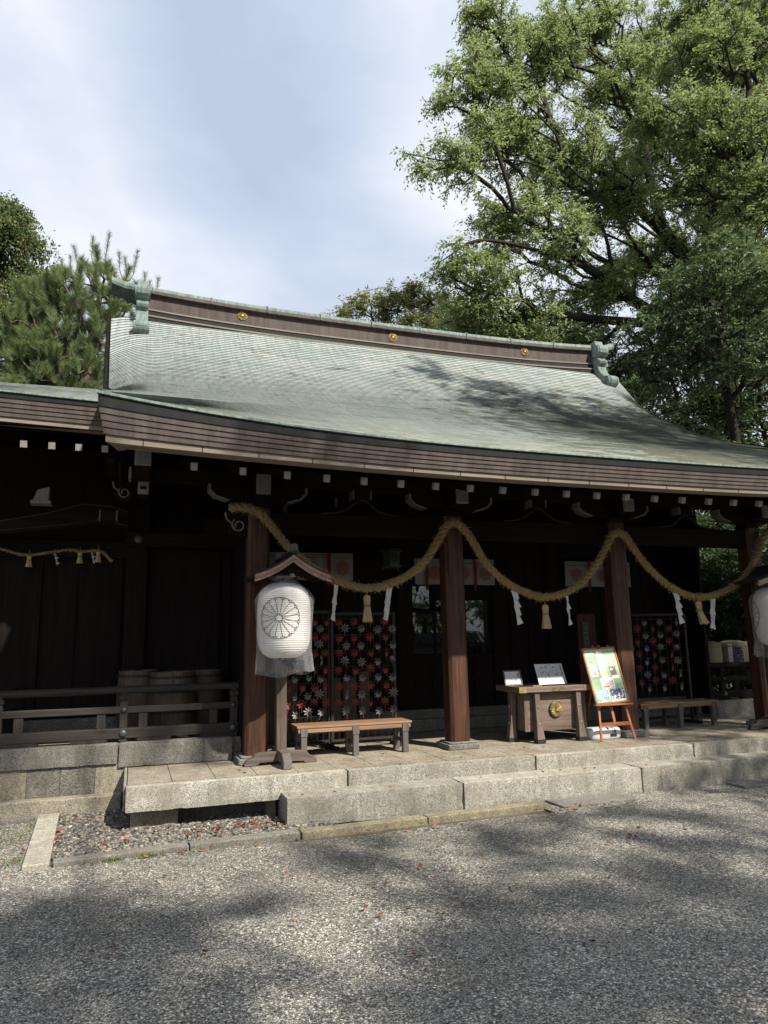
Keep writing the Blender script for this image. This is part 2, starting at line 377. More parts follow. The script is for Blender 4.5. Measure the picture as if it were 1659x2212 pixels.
# ------------------------------------------------------------------ mesh builder
class MB:
    def __init__(s): s.v = []; s.f = []; s.mi = []
    def add(s, vs, fs, m=0):
        b = len(s.v); s.v.extend([tuple(map(float, p)) for p in vs]); s.f.extend([tuple(b+i for i in f) for f in fs]); s.mi.extend([m]*len(fs)); return s
    def box(s, x0, x1, y0, y1, z0, z1, m=0, T=None):
        vs = [(x, y, z) for z in (z0, z1) for y in (y0, y1) for x in (x0, x1)]
        if T is not None: vs = [tuple(T @ Vector(p)) for p in vs]
        return s.add(vs, [(0, 2, 3, 1), (4, 5, 7, 6), (0, 1, 5, 4), (2, 6, 7, 3), (0, 4, 6, 2), (1, 3, 7, 5)], m)
    def bar(s, a, b, w, h, m=0, up=(0, 0, 1)):
        a, b = np.array(a, float), np.array(b, float); d = b-a; L = np.linalg.norm(d); d /= L
        u = np.array(up, float); r = np.cross(d, u)
        if np.linalg.norm(r) < 1e-4: r = np.cross(d, (0, 1, 0))
        r /= np.linalg.norm(r); u = np.cross(r, d)
        vs = [p + r*sx*w/2 + u*sz*h/2 for p in (a, b) for sz in (-1, 1) for sx in (-1, 1)]
        return s.add(vs, [(0, 1, 3, 2), (4, 6, 7, 5), (0, 4, 5, 1), (2, 3, 7, 6), (0, 2, 6, 4), (1, 5, 7, 3)], m)
    def tube(s, pts, rad, n=8, m=0, cap=True):
        P = np.array(pts, float); k = len(P)
        rad = np.full(k, rad) if np.isscalar(rad) else np.array(rad, float)
        T = np.gradient(P, axis=0); T /= np.linalg.norm(T, axis=1)[:, None]+1e-9
        u = np.array([0, 0, 1.0]) if abs(T[0][2]) < .9 else np.array([0, 1.0, 0])
        vs = []
        for i in range(k):
            u = u - T[i]*(u@T[i]); u /= np.linalg.norm(u)+1e-9; w = np.cross(T[i], u)
            for j in range(n):
                a = 2*math.pi*j/n; vs.append(P[i] + rad[i]*(math.cos(a)*u+math.sin(a)*w))
        fs = [(i*n+j, i*n+(j+1) % n, (i+1)*n+(j+1) % n, (i+1)*n+j) for i in range(k-1) for j in range(n)]
        if cap: fs += [tuple(range(n))[::-1], tuple((k-1)*n+j for j in range(n))]
        return s.add(vs, fs, m)
    def lathe(s, prof, n=24, c=(0, 0, 0), m=0, cap=True):
        vs = [(c[0]+r*math.cos(2*math.pi*j/n), c[1]+r*math.sin(2*math.pi*j/n), c[2]+z) for r, z in prof for j in range(n)]
        k = len(prof)
        fs = [(i*n+j, i*n+(j+1) % n, (i+1)*n+(j+1) % n, (i+1)*n+j) for i in range(k-1) for j in range(n)]
        if cap: fs += [tuple(range(n))[::-1], tuple((k-1)*n+j for j in range(n))]
        return s.add(vs, fs, m)
    def prism(s, poly, plane, a, b, m=0, T=None):
        k = len(poly)
        def P(p, t):
            return {'xz': (p[0], t, p[1]), 'yz': (t, p[0], p[1]), 'xy': (p[0], p[1], t)}[plane]
        vs = [P(p, a) for p in poly]+[P(p, b) for p in poly]
        if T is not None: vs = [tuple(T @ Vector(p)) for p in vs]
        fs = [tuple(range(k))[::-1], tuple(range(k, 2*k))]+[(i, (i+1) % k, k+(i+1) % k, k+i) for i in range(k)]
        return s.add(vs, fs, m)
    def build(s, name, mats, parent=None, smooth=False, bevel=0, local=False, uv=None):
        me = bpy.data.meshes.new(name); me.from_pydata(s.v, [], s.f)
        mats = mats if isinstance(mats, (list, tuple)) else [mats]
        for x in mats: me.materials.append(x)
        if len(mats) > 1: me.polygons.foreach_set('material_index', s.mi)
        if smooth: me.polygons.foreach_set('use_smooth', [True]*len(me.polygons))
        if uv is not None:
            l = me.uv_layers.new(name='UVMap'); li = np.zeros(len(me.loops), dtype=np.int32); me.loops.foreach_get('vertex_index', li)
            l.data.foreach_set('uv', np.array(uv, dtype=np.float32)[li].ravel())
        me.validate(); me.update()
        import bmesh
        bm = bmesh.new(); bm.from_mesh(me); bmesh.ops.recalc_face_normals(bm, faces=bm.faces); bm.to_mesh(me); bm.free()
        o = bpy.data.objects.new(name, me); COL.objects.link(o)
        if parent is not None:
            o.parent = parent
            if not local and parent.type == 'EMPTY': o.location = -parent.location
        if bevel:
            md = o.modifiers.new('bevel', 'BEVEL'); md.width = bevel; md.segments = 2; md.limit_method = 'ANGLE'; md.angle_limit = R(40)
        return o

def stone_box(x0, x1, y0, y1, z0, z1, seg=.055, chip=.008, wob=.003):
    from mathutils import noise as ns
    b = MB(); A = (np.array([x0, y0, z0], float), np.array([x1, y1, z1], float)); idx = {}
    N = [max(1, min(90, int(round((A[1][k]-A[0][k])/seg)))) for k in range(3)]
    def vid(i):
        if i in idx: return idx[i]
        q = [A[0][k]+(A[1][k]-A[0][k])*i[k]/N[k] for k in range(3)]; p = list(q)
        ext = [k for k in range(3) if i[k] in (0, N[k])]
        if len(ext) >= 2:
            c = .004+chip*max(0, ns.noise(Vector(q)*9)-.12)*2.2+.003*abs(ns.noise(Vector(q)*31))
            for k in ext: p[k] += c*(1 if i[k] == 0 else -1)
        for k in ext: p[k] += wob*ns.noise(Vector(q)*4+Vector((k*7, 0, 0)))-wob*.4*(1 if i[k] else -1)
        idx[i] = len(b.v); b.v.append(tuple(p)); return idx[i]
    for ax in range(3):
        u, v = [k for k in range(3) if k != ax]
        for e in (0, N[ax]):
            for iu in range(N[u]):
                for iv in range(N[v]):
                    f = []
                    for du, dv in ((0, 0), (1, 0), (1, 1), (0, 1)):
                        t = [0, 0, 0]; t[ax] = e; t[u] = iu+du; t[v] = iv+dv; f.append(vid(tuple(t)))
                    b.f.append(tuple(f)); b.mi.append(0)
    return b
def tag(o, label=None, cat=None, group=None, kind=None):
    if label: o['label'] = label
    if cat: o['category'] = cat
    if group: o['group'] = group
    if kind: o['kind'] = kind
    return o
def thing(name, label, cat, loc=(0, 0, 0), rz=0, group=None):
    o = bpy.data.objects.new(name, None); o.empty_display_size = .2; COL.objects.link(o)
    o.location = loc; o.rotation_euler = (0, 0, rz); return tag(o, label, cat, group)
def copy_tree(o, parent=None):
    c = o.copy(); COL.objects.link(c)
    if parent is not None: c.parent = parent
    for ch in [x for x in bpy.data.objects if x.parent == o]: copy_tree(ch, c)
    return c
def bulk(name, V, F, mat, parent=None):
    """fast quad mesh from numpy arrays"""
    me = bpy.data.meshes.new(name); nv, nf, k = len(V), len(F), F.shape[1]
    me.vertices.add(nv); me.vertices.foreach_set('co', np.ascontiguousarray(V, dtype=np.float32).ravel())
    me.loops.add(nf*k); me.loops.foreach_set('vertex_index', np.ascontiguousarray(F, dtype=np.int32).ravel())
    me.polygons.add(nf); me.polygons.foreach_set('loop_start', np.arange(0, nf*k, k, dtype=np.int32))
    me.materials.append(mat); me.update(calc_edges=True); me.validate()
    o = bpy.data.objects.new(name, me); COL.objects.link(o)
    if parent is not None:
        o.parent = parent
        if parent.type == 'EMPTY': o.location = -parent.location
    return o

def text_obj(name, s, size, mat, parent, T, local=False, extrude=0.0005, vertical=True, align='CENTER', spacing=1.0, bold=0.0):
    cu = bpy.data.curves.new(name, 'FONT'); cu.body = '\n'.join(s) if vertical else s
    cu.size = size; cu.align_x = align; cu.align_y = 'CENTER'; cu.extrude = extrude; cu.space_line = spacing; cu.offset = bold
    cu.resolution_u = 2
    tmp = bpy.data.objects.new('text_tmp', cu); COL.objects.link(tmp)
    dg = bpy.context.evaluated_depsgraph_get(); dg.update()
    me = bpy.data.meshes.new_from_object(tmp.evaluated_get(dg))
    bpy.data.objects.remove(tmp); bpy.data.curves.remove(cu)
    me.transform(T); me.materials.clear(); me.materials.append(mat); me.name = name
    o = bpy.data.objects.new(name, me); COL.objects.link(o)
    if parent is not None:
        o.parent = parent
        if not local and parent.type == 'EMPTY': o.location = -parent.location
    return o
def face_south(x, y, z):      # text plane facing -Y, upright
    return Matrix.Translation((x, y, z)) @ Matrix.Rotation(R(90), 4, 'X')

GZ = -0.50       # gravel level; platform floor is z = 0

# ------------------------------------------------------------------ ground
def ground():
    b = MB(); n = 40
    xs = list(np.linspace(-12, 14, 53)); ys = list(np.linspace(-12, -2, 31))
    vs = []
    for y in ys:
        for x in xs: vs.append((x, y, GZ + .02*math.sin(x*.7+1)*math.sin(y*.5) + .012*math.sin(x*2.1)*math.cos(y*1.7)))
    w = len(xs)
    b.add(vs, [(j*w+i, j*w+i+1, (j+1)*w+i+1, (j+1)*w+i) for j in range(len(ys)-1) for i in range(w-1)])
    o = b.build('gravel_ground', M['gravel'], smooth=True); tag(o, kind='structure')
    t = NT('soil'); nz = t.noise(3, 6, .65); c = t.mix(t.ramp(nz, [(.3, 0), (.7, 1)]), (.05, .045, .03), (.12, .10, .07)); ms = t.fin(c, .95)
    b = MB(); b.add([(-400, -400, GZ-.035), (400, -400, GZ-.035), (400, 400, GZ-.035), (-400, 400, GZ-.035)], [(0, 1, 2, 3)])
    tag(b.build('ground', ms), kind='structure')
    b = MB(); b.add([(-12, -2.0, GZ-.012), (-2.45, -2.0, GZ-.012), (-2.45, .3, GZ-.012), (-12, .3, GZ-.012)], [(0, 1, 2, 3)])
    tag(b.build('earth_strip', M['gravel']), kind='structure')
    b = MB(); b.add([(3.3, -2.0, GZ-.012), (14, -2.0, GZ-.012), (14, -1.3, GZ-.012), (3.3, -1.3, GZ-.012)], [(0, 1, 2, 3)])
    tag(b.build('gravel_verge', M['gravel']), kind='structure')
ground()

# icosphere template for stones
def ico():
    t = (1+5**.5)/2
    v = np.array([(-1, t, 0), (1, t, 0), (-1, -t, 0), (1, -t, 0), (0, -1, t), (0, 1, t), (0, -1, -t), (0, 1, -t), (t, 0, -1), (t, 0, 1), (-t, 0, -1), (-t, 0, 1)], float)
    v /= np.linalg.norm(v[0])
    f = np.array([(0, 11, 5), (0, 5, 1), (0, 1, 7), (0, 7, 10), (0, 10, 11), (1, 5, 9), (5, 11, 4), (11, 10, 2), (10, 7, 6), (7, 1, 8), (3, 9, 4), (3, 4, 2), (3, 2, 6), (3, 6, 8), (3, 8, 9), (4, 9, 5), (2, 4, 11), (6, 2, 10), (8, 6, 7), (9, 8, 1)])
    return v, f
ICO = ico()
def stones(name, pts, smin, smax, mat, flat=.55):
    v0, f0 = ICO; n = len(pts)
    s = smin+(smax-smin)*RNG.random(n)**2.2
    sc = np.stack([s*(.8+.6*RNG.random(n)), s*(.7+.4*RNG.random(n)), s*flat*(.7+.6*RNG.random(n))], 1)
    a = RNG.random(n)*2*np.pi
    V = v0[None]*(1+.22*RNG.standard_normal((n, 12, 1)))*sc[:, None]
    ca, sa = np.cos(a)[:, None], np.sin(a)[:, None]
    X = V[..., 0]*ca-V[..., 1]*sa; Y = V[..., 0]*sa+V[..., 1]*ca
    V = np.stack([X, Y, V[..., 2]], -1)+np.array(pts)[:, None]
    F = f0[None]+12*np.arange(n)[:, None, None]
    return bulk(name, V.reshape(-1, 3), F.reshape(-1, 3), mat)
def pebbles():
    n = 16000
    x = -2.38+RNG.random(n)*3.0; y = -1.72+RNG.random(n)*2.2
    z = GZ+.0+.012*RNG.random(n)
    k = (y < .42) & ~((x > .1) & (y > -1.4))
    o = stones('pebble_bed', np.stack([x, y, z], 1)[k], .009, .030, M['pebble'])
    tag(o, 'bed of grey and brown pebbles beside the stone platform', 'pebbles', kind='stuff')
    # loose stones on the yard gravel, denser close to the viewer
    n = 26000
    u = RNG.random(n); d = 2.2+7.5*u**1.6; th = R(19)+(RNG.random(n)-.5)*R(86)
    x = CAM[0]+d*np.sin(th); y = CAM[1]+d*np.cos(th); k = y < -2.12
    z = GZ+.02*np.sin(x*.7+1)*np.sin(y*.5)+.012*np.sin(x*2.1)*np.cos(y*1.7)+.001
    o = stones('loose_gravel', np.stack([x, y, z], 1)[k], .004, .011, M['gravelstone'], .6)
    tag(o, 'loose grey gravel stones lying over the open yard', 'gravel', kind='stuff')
    p = [(-.02, -7.36, GZ+.02), ]
pebbles()
def single_stone(x, y, s, label):
    o = stones('loose_stone', [(x, y, GZ+s*.35)], s, s, M['pebble']); tag(o, label, 'stone')
single_stone(.18, -7.03, .036, 'pale fist-sized stone lying alone on the near gravel')
single_stone(-1.33, -1.98, .03, 'small white stone just in front of the kerb by the weeds')

def litter():
    pts = []
    def cl(cx, cy, n, sx, sy, z=GZ+.02):
        for _ in range(n): pts.append((cx+random.gauss(0, sx), cy+random.gauss(0, sy), z+random.random()*.012))
    cl(-.3, -1.25, 70, .35, .10, GZ+.03); cl(.6, -.95, 0, .2, .1); cl(-1.5, .0, 30, .3, .12, GZ+.035); cl(-1.7, -.4, 20, .2, .25, GZ+.035)
    cl(-2.3, -1.3, 24, .06, .4, GZ+.03); cl(-1.6, -.9, 30, .4, .4, GZ+.035); cl(-.6, -1.4, 30, .5, .15, GZ+.035); cl(-2.9, -1.4, 16, .3, .5)
    cl(-1.0, -2.05, 26, .8, .05); cl(1.2, -2.1, 20, .7, .08); cl(3.4, -1.95, 16, .25, .08); cl(4.2, -2.0, 16, .5, .08)
    cl(.8, -3.8, 34, .6, .6); cl(.6, -4.4, 16, .4, .4); cl(3.4, -3.3, 18, .5, .2)
    for _ in range(60): pts.append((random.uniform(-4, 7), random.uniform(-7.5, -2.3), GZ+.02+.01*random.random()))
    for _ in range(14): pts.append((random.uniform(-1, 6), random.uniform(-1.36, -1.1), -.185))
    for _ in range(12): pts.append((random.uniform(-1, 6), random.uniform(-.9, .3), .006))
    V = []; F = []
    for p in pts:
        s = random.uniform(.014, .032); a = random.random()*6.28; b = len(V)
        tl = random.uniform(-.5, .5)
        for k in range(6):
            t = a+k*math.pi/3; rr = s*(1.25 if k % 3 == 0 else .62)
            V.append((p[0]+rr*math.cos(t), p[1]+rr*math.sin(t), p[2]+rr*math.sin(t)*tl+.006*math.cos(3*t)))
        F.append((b, b+1, b+2, b+3)); F.append((b, b+3, b+4, b+5))
    o = bulk('leaf_litter', np.array(V), np.array(F), M['litter'])
    tag(o, 'scattered reddish brown fallen leaves on gravel and pebbles', 'fallen leaves', kind='stuff')
    def leaf(x, y, label):
        b = MB(); s = .035
        out = [(s*1.5*math.cos(t)*(1 if k % 2 == 0 else .7), s*math.sin(t)*(1 if k % 2 == 0 else .7)) for k, t in enumerate(np.linspace(0, 2*math.pi, 12, endpoint=False))]
        b.add([(x+p[0], y+p[1], GZ+.025+abs(p[1])*.45) for p in out], [tuple(range(12))])
        md = b.build('fallen_leaf', M['litter']); md.modifiers.new('thick', 'SOLIDIFY').thickness = .002; tag(md, label, 'leaf')
    leaf(-.55, -6.55, 'larger red fallen leaf alone on the mid gravel')
    leaf(1.15, -6.85, 'brown fallen leaf alone on the right of the near gravel')
    # weeds
    V = []; F = []
    for cx, cy, n, sp in [(-1.72, -2.07, 150, .07), (-1.38, -2.05, 130, .06), (-1.55, -2.05, 50, .2), (-2.64, -1.75, 150, .09), (-2.75, -.5, 260, .2), (-2.62, -.15, 120, .06), (-2.95, -.9, 220, .22)]:
        for _ in range(n):
            x, y = random.gauss(cx, sp), random.gauss(cy, sp*(.3 if cy < -2 else 1.0)); a = random.random()*6.28; h = random.uniform(.015, .06); w = .0035
            b = len(V); dx, dy = math.cos(a), math.sin(a)
            V += [(x-dy*w, y+dx*w, GZ+.005), (x+dy*w, y-dx*w, GZ+.005), (x+dx*h*.6, y+dy*h*.6, GZ+h)]; F.append((b, b+1, b+2))
    o = bulk('weed_tufts', np.array(V), np.array(F), M['grass']); tag(o, 'low green weeds growing along the kerb', 'weeds', kind='stuff')
litter()

# ------------------------------------------------------------------ stone platform, steps, kerbs
def platform():
    t = thing('stone_platform', 'pale granite platform with a lower step along its front, in front of the hall', 'stone platform', (4.5, -.2, 0))
    # paving slabs (one sheet of slabs, joints between)
    b = MB(); xs = [-1.62]; x = -1.62
    while x < 11: x += .50; xs.append(min(x, 11.0))
    rows = [(-.86, -.05), (-.045, .74), (.745, 1.5), (1.505, 2.15)]
    for r, (y0, y1) in enumerate(rows):
        for i in range(len(xs)-1):
            dz = RNG.random()*.002
            b.box(xs[i]+.004, xs[i+1]-.004, y0, y1, -.08, -.002-dz)
    b.build('paving', M['granite_paving'], t)
    b = MB(); b.box(-1.6, 11, -.85, 2.1, -.12, -.03); b.build('joint_bed', M['granite_dark'], t)
    ex = [-1.64, .97, 3.62, 6.27, 8.9, 11.0]
    for i in range(5):
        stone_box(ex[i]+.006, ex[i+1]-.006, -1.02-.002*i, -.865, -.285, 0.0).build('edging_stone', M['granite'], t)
    b = MB(); b.box(-1.66, -1.625, -.86, .44, -.285, -.001); b.build('edging_stone', M['granite'], t, bevel=.008)
    sx = [.12, 2.35, 5.02, 7.7, 11]
    for i in range(4):
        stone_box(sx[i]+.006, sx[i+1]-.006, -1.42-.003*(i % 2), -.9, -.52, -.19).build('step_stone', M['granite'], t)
    b = MB(); b.box(-1.57, -1.04, -.82, -.3, -.52, -.287); b.build('support_block', M['granite_moss'], t, bevel=.01)
    b = MB(); b.box(-1.03, .13, -.55, -.3, -.52, -.287); b.build('support_block', M['granite_dark'], t)
    b = MB(); b.box(-.0, .11, -.80, -.556, -.52, -.287); b.build('support_block', M['granite_moss'], t)
    b = MB(); b.box(.14, 11, -.88, 2.1, -.55, -.288); b.build('footing', M['granite_dark'], t)
platform()

def kerb(x0, x1, y0, y1, z0, z1, mat, label, rot=None):
    b = MB()
    if rot: b.add(*rot)
    else: b.box(x0, x1, y0, y1, z0, z1)
    o = b.build('kerb_stone', mat, bevel=.012); tag(o, label, 'kerb stone', 'kerb stones edging the pebble bed')
def kerbs():
    def q(ax, ay, bx, by, w, z, mat, label):
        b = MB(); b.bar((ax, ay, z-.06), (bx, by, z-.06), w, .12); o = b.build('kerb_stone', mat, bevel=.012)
        tag(o, label, 'kerb stone', 'kerb stones edging the pebble bed')
    z = GZ+.045
    q(-2.41, -2.08, -2.53+.01, .22, .24, z+.004, M['granite'], 'wide kerb stone running away from the viewer at the left end of the pebble bed')
    q(-2.27, -1.98, -1.0, -1.86, .17, z, M['granite_dark'], 'kerb stone with weeds in front, along the front of the pebble bed')
    q(-.985, -1.86, .18, -1.79, .17, z, M['granite_dark'], 'clean grey kerb stone between the weedy one and the yellow one')
    q(.195, -1.81, 1.7, -1.72, .17, z, M['yellow_stone'], 'yellow painted kerb stone at the left end below the steps')
    q(1.71, -1.72, 3.35, -1.64, .17, z, M['yellow_stone'], 'yellow painted kerb stone at the right end, fading into gravel')
    q(-4.6, .16, -2.67, .16, .12, z-.005, M['granite_dark'], 'narrow kerb stone at the far left edge of the earth strip')
    q(3.5, -1.62, 4.6, -1.58, .45, z-.03, M['granite_dark'], 'flat worn stone slab sunk in gravel below the step')
    q(6.4, -1.62, 8.2, -1.60, .34, z-.03, M['granite_dark'], 'flat worn stone slab at the far right foot of the step')
kerbs()

# ------------------------------------------------------------------ hall: roof
PC = np.polyfit([-2.25, -1.0, 0, 1.12, 1.8, 3.11, 4.63, 5.95, 6.5, 6.9], [3.9, 4.42, 4.85, 5.35, 5.66, 6.3, 7.32, 8.4, 8.88, 9.25], 4)
def prof(y): return float(np.polyval(PC, y))
def sstep(a, b, x):
    t = min(1, max(0, (x-a)/(b-a))); return t*t*(3-2*t)
XC = 4.5
def eave_lift(x, y):
    t = abs(x-XC)/6.6
    return .30*t**3*min(1.6, max(0, (1.4-y)/3.65))
def roof_z(x, y):
    z = prof(y)+eave_lift(min(max(x, -2.1), 11.1), y)
    if y > 1.6:
        e = abs(x-XC)-5.75          # starts to roll over 5.75 m from the centre
        if e > 0:
            D = .40*sstep(1.6, 3.2, y)*(1-.55*sstep(5.2, 6.9, y))
            z -= D*min(1.2, e/1.1)**2
            z += .10*sstep(5.6, 6.9, y)*min(1, e/1.1)
    else:
        e = 0
    return z
PITCH = .096
YK = [-2.25+PITCH*i for i in range(int((6.86+2.25)/PITCH)+1)]
def xrange(y):
    h = 6.58 if y < 1.62 else 6.63+.26*min(1, (y-1.6)/5.2)
    return XC-h, XC+h
hall = thing('shrine_hall', 'dark timber shrine hall with a curved green copper roof and gilt ridge crests', 'shrine hall', (4.5, 3.0, 0))

def course_sheet(b, uv, xs_fn, z_fn, ys, thick=.0152):
    for k in range(len(ys)-1):
        y0, y1 = ys[k], ys[k+1]; th = thick*(.26+.74*sstep(-.4, 4.4, y0)); xa, xb = xs_fn(y0), xs_fn(y1); n = len(xa)
        vs = []
        for i in range(n): vs.append((xa[i], y0-.010, z_fn(xa[i], y0)+th-.003))
        for i in range(n): vs.append((xb[i], y1, z_fn(xb[i], y1)+.001))
        for i in range(n): vs.append((xa[i], y0+.006, z_fn(xa[i], y0)-.002))
        fs = [(i, i+1, n+i+1, n+i) for i in range(n-1)]
        b.add(vs, fs, 0); 
        base = len(b.v)-3*n
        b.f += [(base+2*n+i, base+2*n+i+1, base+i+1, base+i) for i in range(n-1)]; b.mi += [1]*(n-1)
        uv += [(xa[i], k+.3) for i in range(n)]+[(xb[i], k+.7) for i in range(n)]+[(xa[i], k+.3) for i in range(n)]
UNI = np.concatenate([np.linspace(0, .16, 14)[:-1], np.linspace(.16, .84, 36)[:-1], np.linspace(.84, 1, 14)])
def roof():
    b = MB(); uv = []
    course_sheet(b, uv, lambda y: [xrange(y)[0]+(xrange(y)[1]-xrange(y)[0])*t for t in UNI], roof_z, YK)
    me = b.build('roof', [M['patina'], M['lap_shade']], hall, uv=uv)
    # back slope, plain
    b = MB(); ys = np.linspace(7.3, 15.5, 24); vs = []
    for y in ys:
        for t in UNI[::3]:
            x = -2.13+13.26*t; vs.append((x, y, prof(max(-2.2, 14.2-y))))
    w = len(UNI[::3]); b.add(vs, [(j*w+i, j*w+i+1, (j+1)*w+i+1, (j+1)*w+i) for j in range(23) for i in range(w-1)])
    b.build('back_roof', M['patina'], hall, uv=[(v[0], v[1]*10) for v in vs])
    # underside that closes the eave from below
    b = MB(); ys = np.linspace(-2.0, 6.9, 20); vs = []
    for y in ys:
        x0, x1 = xrange(y)
        for t in np.linspace(0, 1, 20):
            x = x0+.06+(x1-x0-.12)*t; vs.append((x, y, roof_z(x, y)-.26+(.0 if y > -1.5 else .0)))
    b.add(vs, [(j*20+i, j*20+i+1, (j+1)*20+i+1, (j+1)*20+i) for j in range(19) for i in range(19)])
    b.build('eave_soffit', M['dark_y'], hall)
    # gable verge strips and gable walls
    for sgn in (-1, 1):
        b = MB(); vs = []
        ys = np.linspace(1.55, 6.9, 30)
        for y in ys:
            x = xrange(y)[0] if sgn < 0 else xrange(y)[1]; z = roof_z(x, y)
            o = sgn
            vs += [(x+.015*o, y, z+.03), (x+.03*o, y, z-.05), (x+.075*o, y, z-.06), (x+.10*o, y, z-.36), (x-.04*o, y, z-.36)]
        b.add(vs, [(j*5+i, j*5+i+1, (j+1)*5+i+1, (j+1)*5+i) for j in range(29) for i in range(4)])
        b.build('bargeboard', M['dark_y'], hall)
        xg = XC+sgn*6.3
        b = MB(); poly = [(1.5, 4.6)]+[(y, prof(y)-.3) for y in np.linspace(1.5, 7.0, 14)]+[(y, prof(14.1-y)-.3) for y in np.linspace(7.1, 12.6, 14)]+[(12.6, 4.6)]
        b.prism(poly, 'yz', xg-.04, xg+.04); b.build('gable_wall', M['dark_z'], hall)
roof()

def sweep_fascia(name_specs, path, parent):
    """path: list of (x, y, ztop, nx, ny, k) ; specs: (name, mat, [(inset, drop)...])"""
    for name, mat, sec in name_specs:
        b = MB(); vs = []
        for (x, y, z, nx, ny, k) in path:
            for (i, d) in sec: vs.append((x+nx*i, y+ny*i, z-d*k))
        n = len(sec); b.add(vs, [(j*n+i, j*n+i+1, (j+1)*n+i+1, (j+1)*n+i) for j in range(len(path)-1) for i in range(n-1)])
        b.add([vs[i] for i in range(n)], [tuple(range(n))]) if n > 2 else None
        b.build(name, mat, parent)
def layer(i0, d0, d1, step=.045): return [(i0, d0), (i0, d1), (i0+step, d1)]
def main_fascia():
    path = []
    for x in np.linspace(11.08, -2.08, 70):
        t = abs(x-XC)/6.6; path.append([x, -2.262, roof_z(x, -2.25)+.012, 0, 1, 1+.42*t**4])
    path[-1][3] = 1.0
    for y in np.linspace(-2.1, -.2, 12): path.append([-2.08, y, roof_z(-2.08, y)+.012, 1, 0, 1.42-.1*(y+2.1)])
    specs = [('eave_lip', M['patina_trim'], [(-.012, -.016), (-.014, .006), (.012, .010)]),
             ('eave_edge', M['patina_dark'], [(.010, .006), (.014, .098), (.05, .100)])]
    d = .100
    for k in range(4):
        i0 = .026+.016*k
        specs.append(('eave_layer', M['copper'], [(i0, d), (i0+.004, d+.047), (i0+.06, d+.050)])); d += .050
    specs.append(('eave_board', M['tip_wood'], [(.10, d-.002), (.102, d+.055), (.30, d+.058)]))
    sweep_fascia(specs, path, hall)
    # sheet joints in the wooden strip: little dark gaps as battens
    for x in np.arange(-1.6, 11, .62):
        b = MB()
        z = roof_z(x, -2.25)+.012; k = 1+.42*(abs(x-XC)/6.6)**4
        b.box(x-.004, x+.004, -2.262+.097, -2.262+.11, z-.357*k, z-.300*k)
        b.build('board_joint', M['interior'], hall)
    # corner cap beams under the upturned corner
main_fascia()

def wing():
    # lower side roof that continues the slope to the left
    b = MB(); uv = []
    ys = [y for y in YK if y >= -.52 and y <= 1.68]
    def wz(x, y):
        t = max(0, (-2.1-x)); return prof(y)+.014*t*max(0, 1.2-y)*1.2-.010*t*max(0, y+.2)
    xs = np.concatenate([np.linspace(-9.5, -2.6, 16), np.linspace(-2.5, -2.085, 4)])
    course_sheet(b, uv, lambda y: xs, wz, ys)
    b.build('side_roof', [M['patina'], M['lap_shade']], hall, uv=uv)
    b = MB(); vs = []
    for y, dz in ((ys[-1], 0), (3.6, -.9)):
        for x in xs: vs.append((x, y, wz(x, ys[-1])+dz))
    n = len(xs); b.add(vs, [(i, i+1, n+i+1, n+i) for i in range(n-1)]); b.build('side_roof_back', M['patina'], hall, uv=[(v[0], v[1]*10) for v in vs])
    y0 = ys[0]
    path = [[x, y0-.012, wz(x, y0)+.012, 0, 1, 1] for x in list(np.linspace(-9.5, -2.2, 24))+[-2.09]]
    specs = [('side_eave_lip', M['patina_trim'], [(-.012, -.016), (-.014, .006), (.012, .010)]),
             ('side_eave_edge', M['patina_dark'], [(.010, .006), (.014, .075), (.05, .078)])]
    d = .078
    for k in range(4):
        i0 = .026+.016*k; specs.append(('side_eave_layer', M['copper'], [(i0, d), (i0+.004, d+.052), (i0+.06, d+.055)])); d += .055
    specs.append(('side_eave_board', M['tip_wood'], [(.10, d-.002), (.102, d+.06), (.30, d+.062)]))
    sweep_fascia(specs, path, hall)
    b = MB(); b.add([(-9.5, y0+.1, 4.32), (-1.9, y0+.1, 4.32), (-1.9, 2.3, 5.0), (-9.5, 2.3, 5.0)], [(0, 1, 2, 3)]); b.build('side_soffit', M['dark_y'], hall)
    for x in [-3.37, -3.04, -2.71, -2.39, -2.07]:
        b = MB(); b.bar((x, -.16, 4.135), (x, 2.0, 4.70), .075, .085); r = b.build('rafter', M['dark_y'], hall)
        b = MB(); b.bar((x, -.17, 4.1324), (x, -.10, 4.151), .08, .09); b.build('rafter_tip', M['white_paint'], r)
wing()
for o in list(hall.children):       # the same side roof on the right
    if o.name.split('.')[0].startswith('side_'):
        c = o.copy(); c.data = o.data.copy(); COL.objects.link(c)
        c.data.transform(Matrix.Translation((9, 0, 0)) @ Matrix.Diagonal((-1, 1, 1, 1))); c.data.flip_normals()

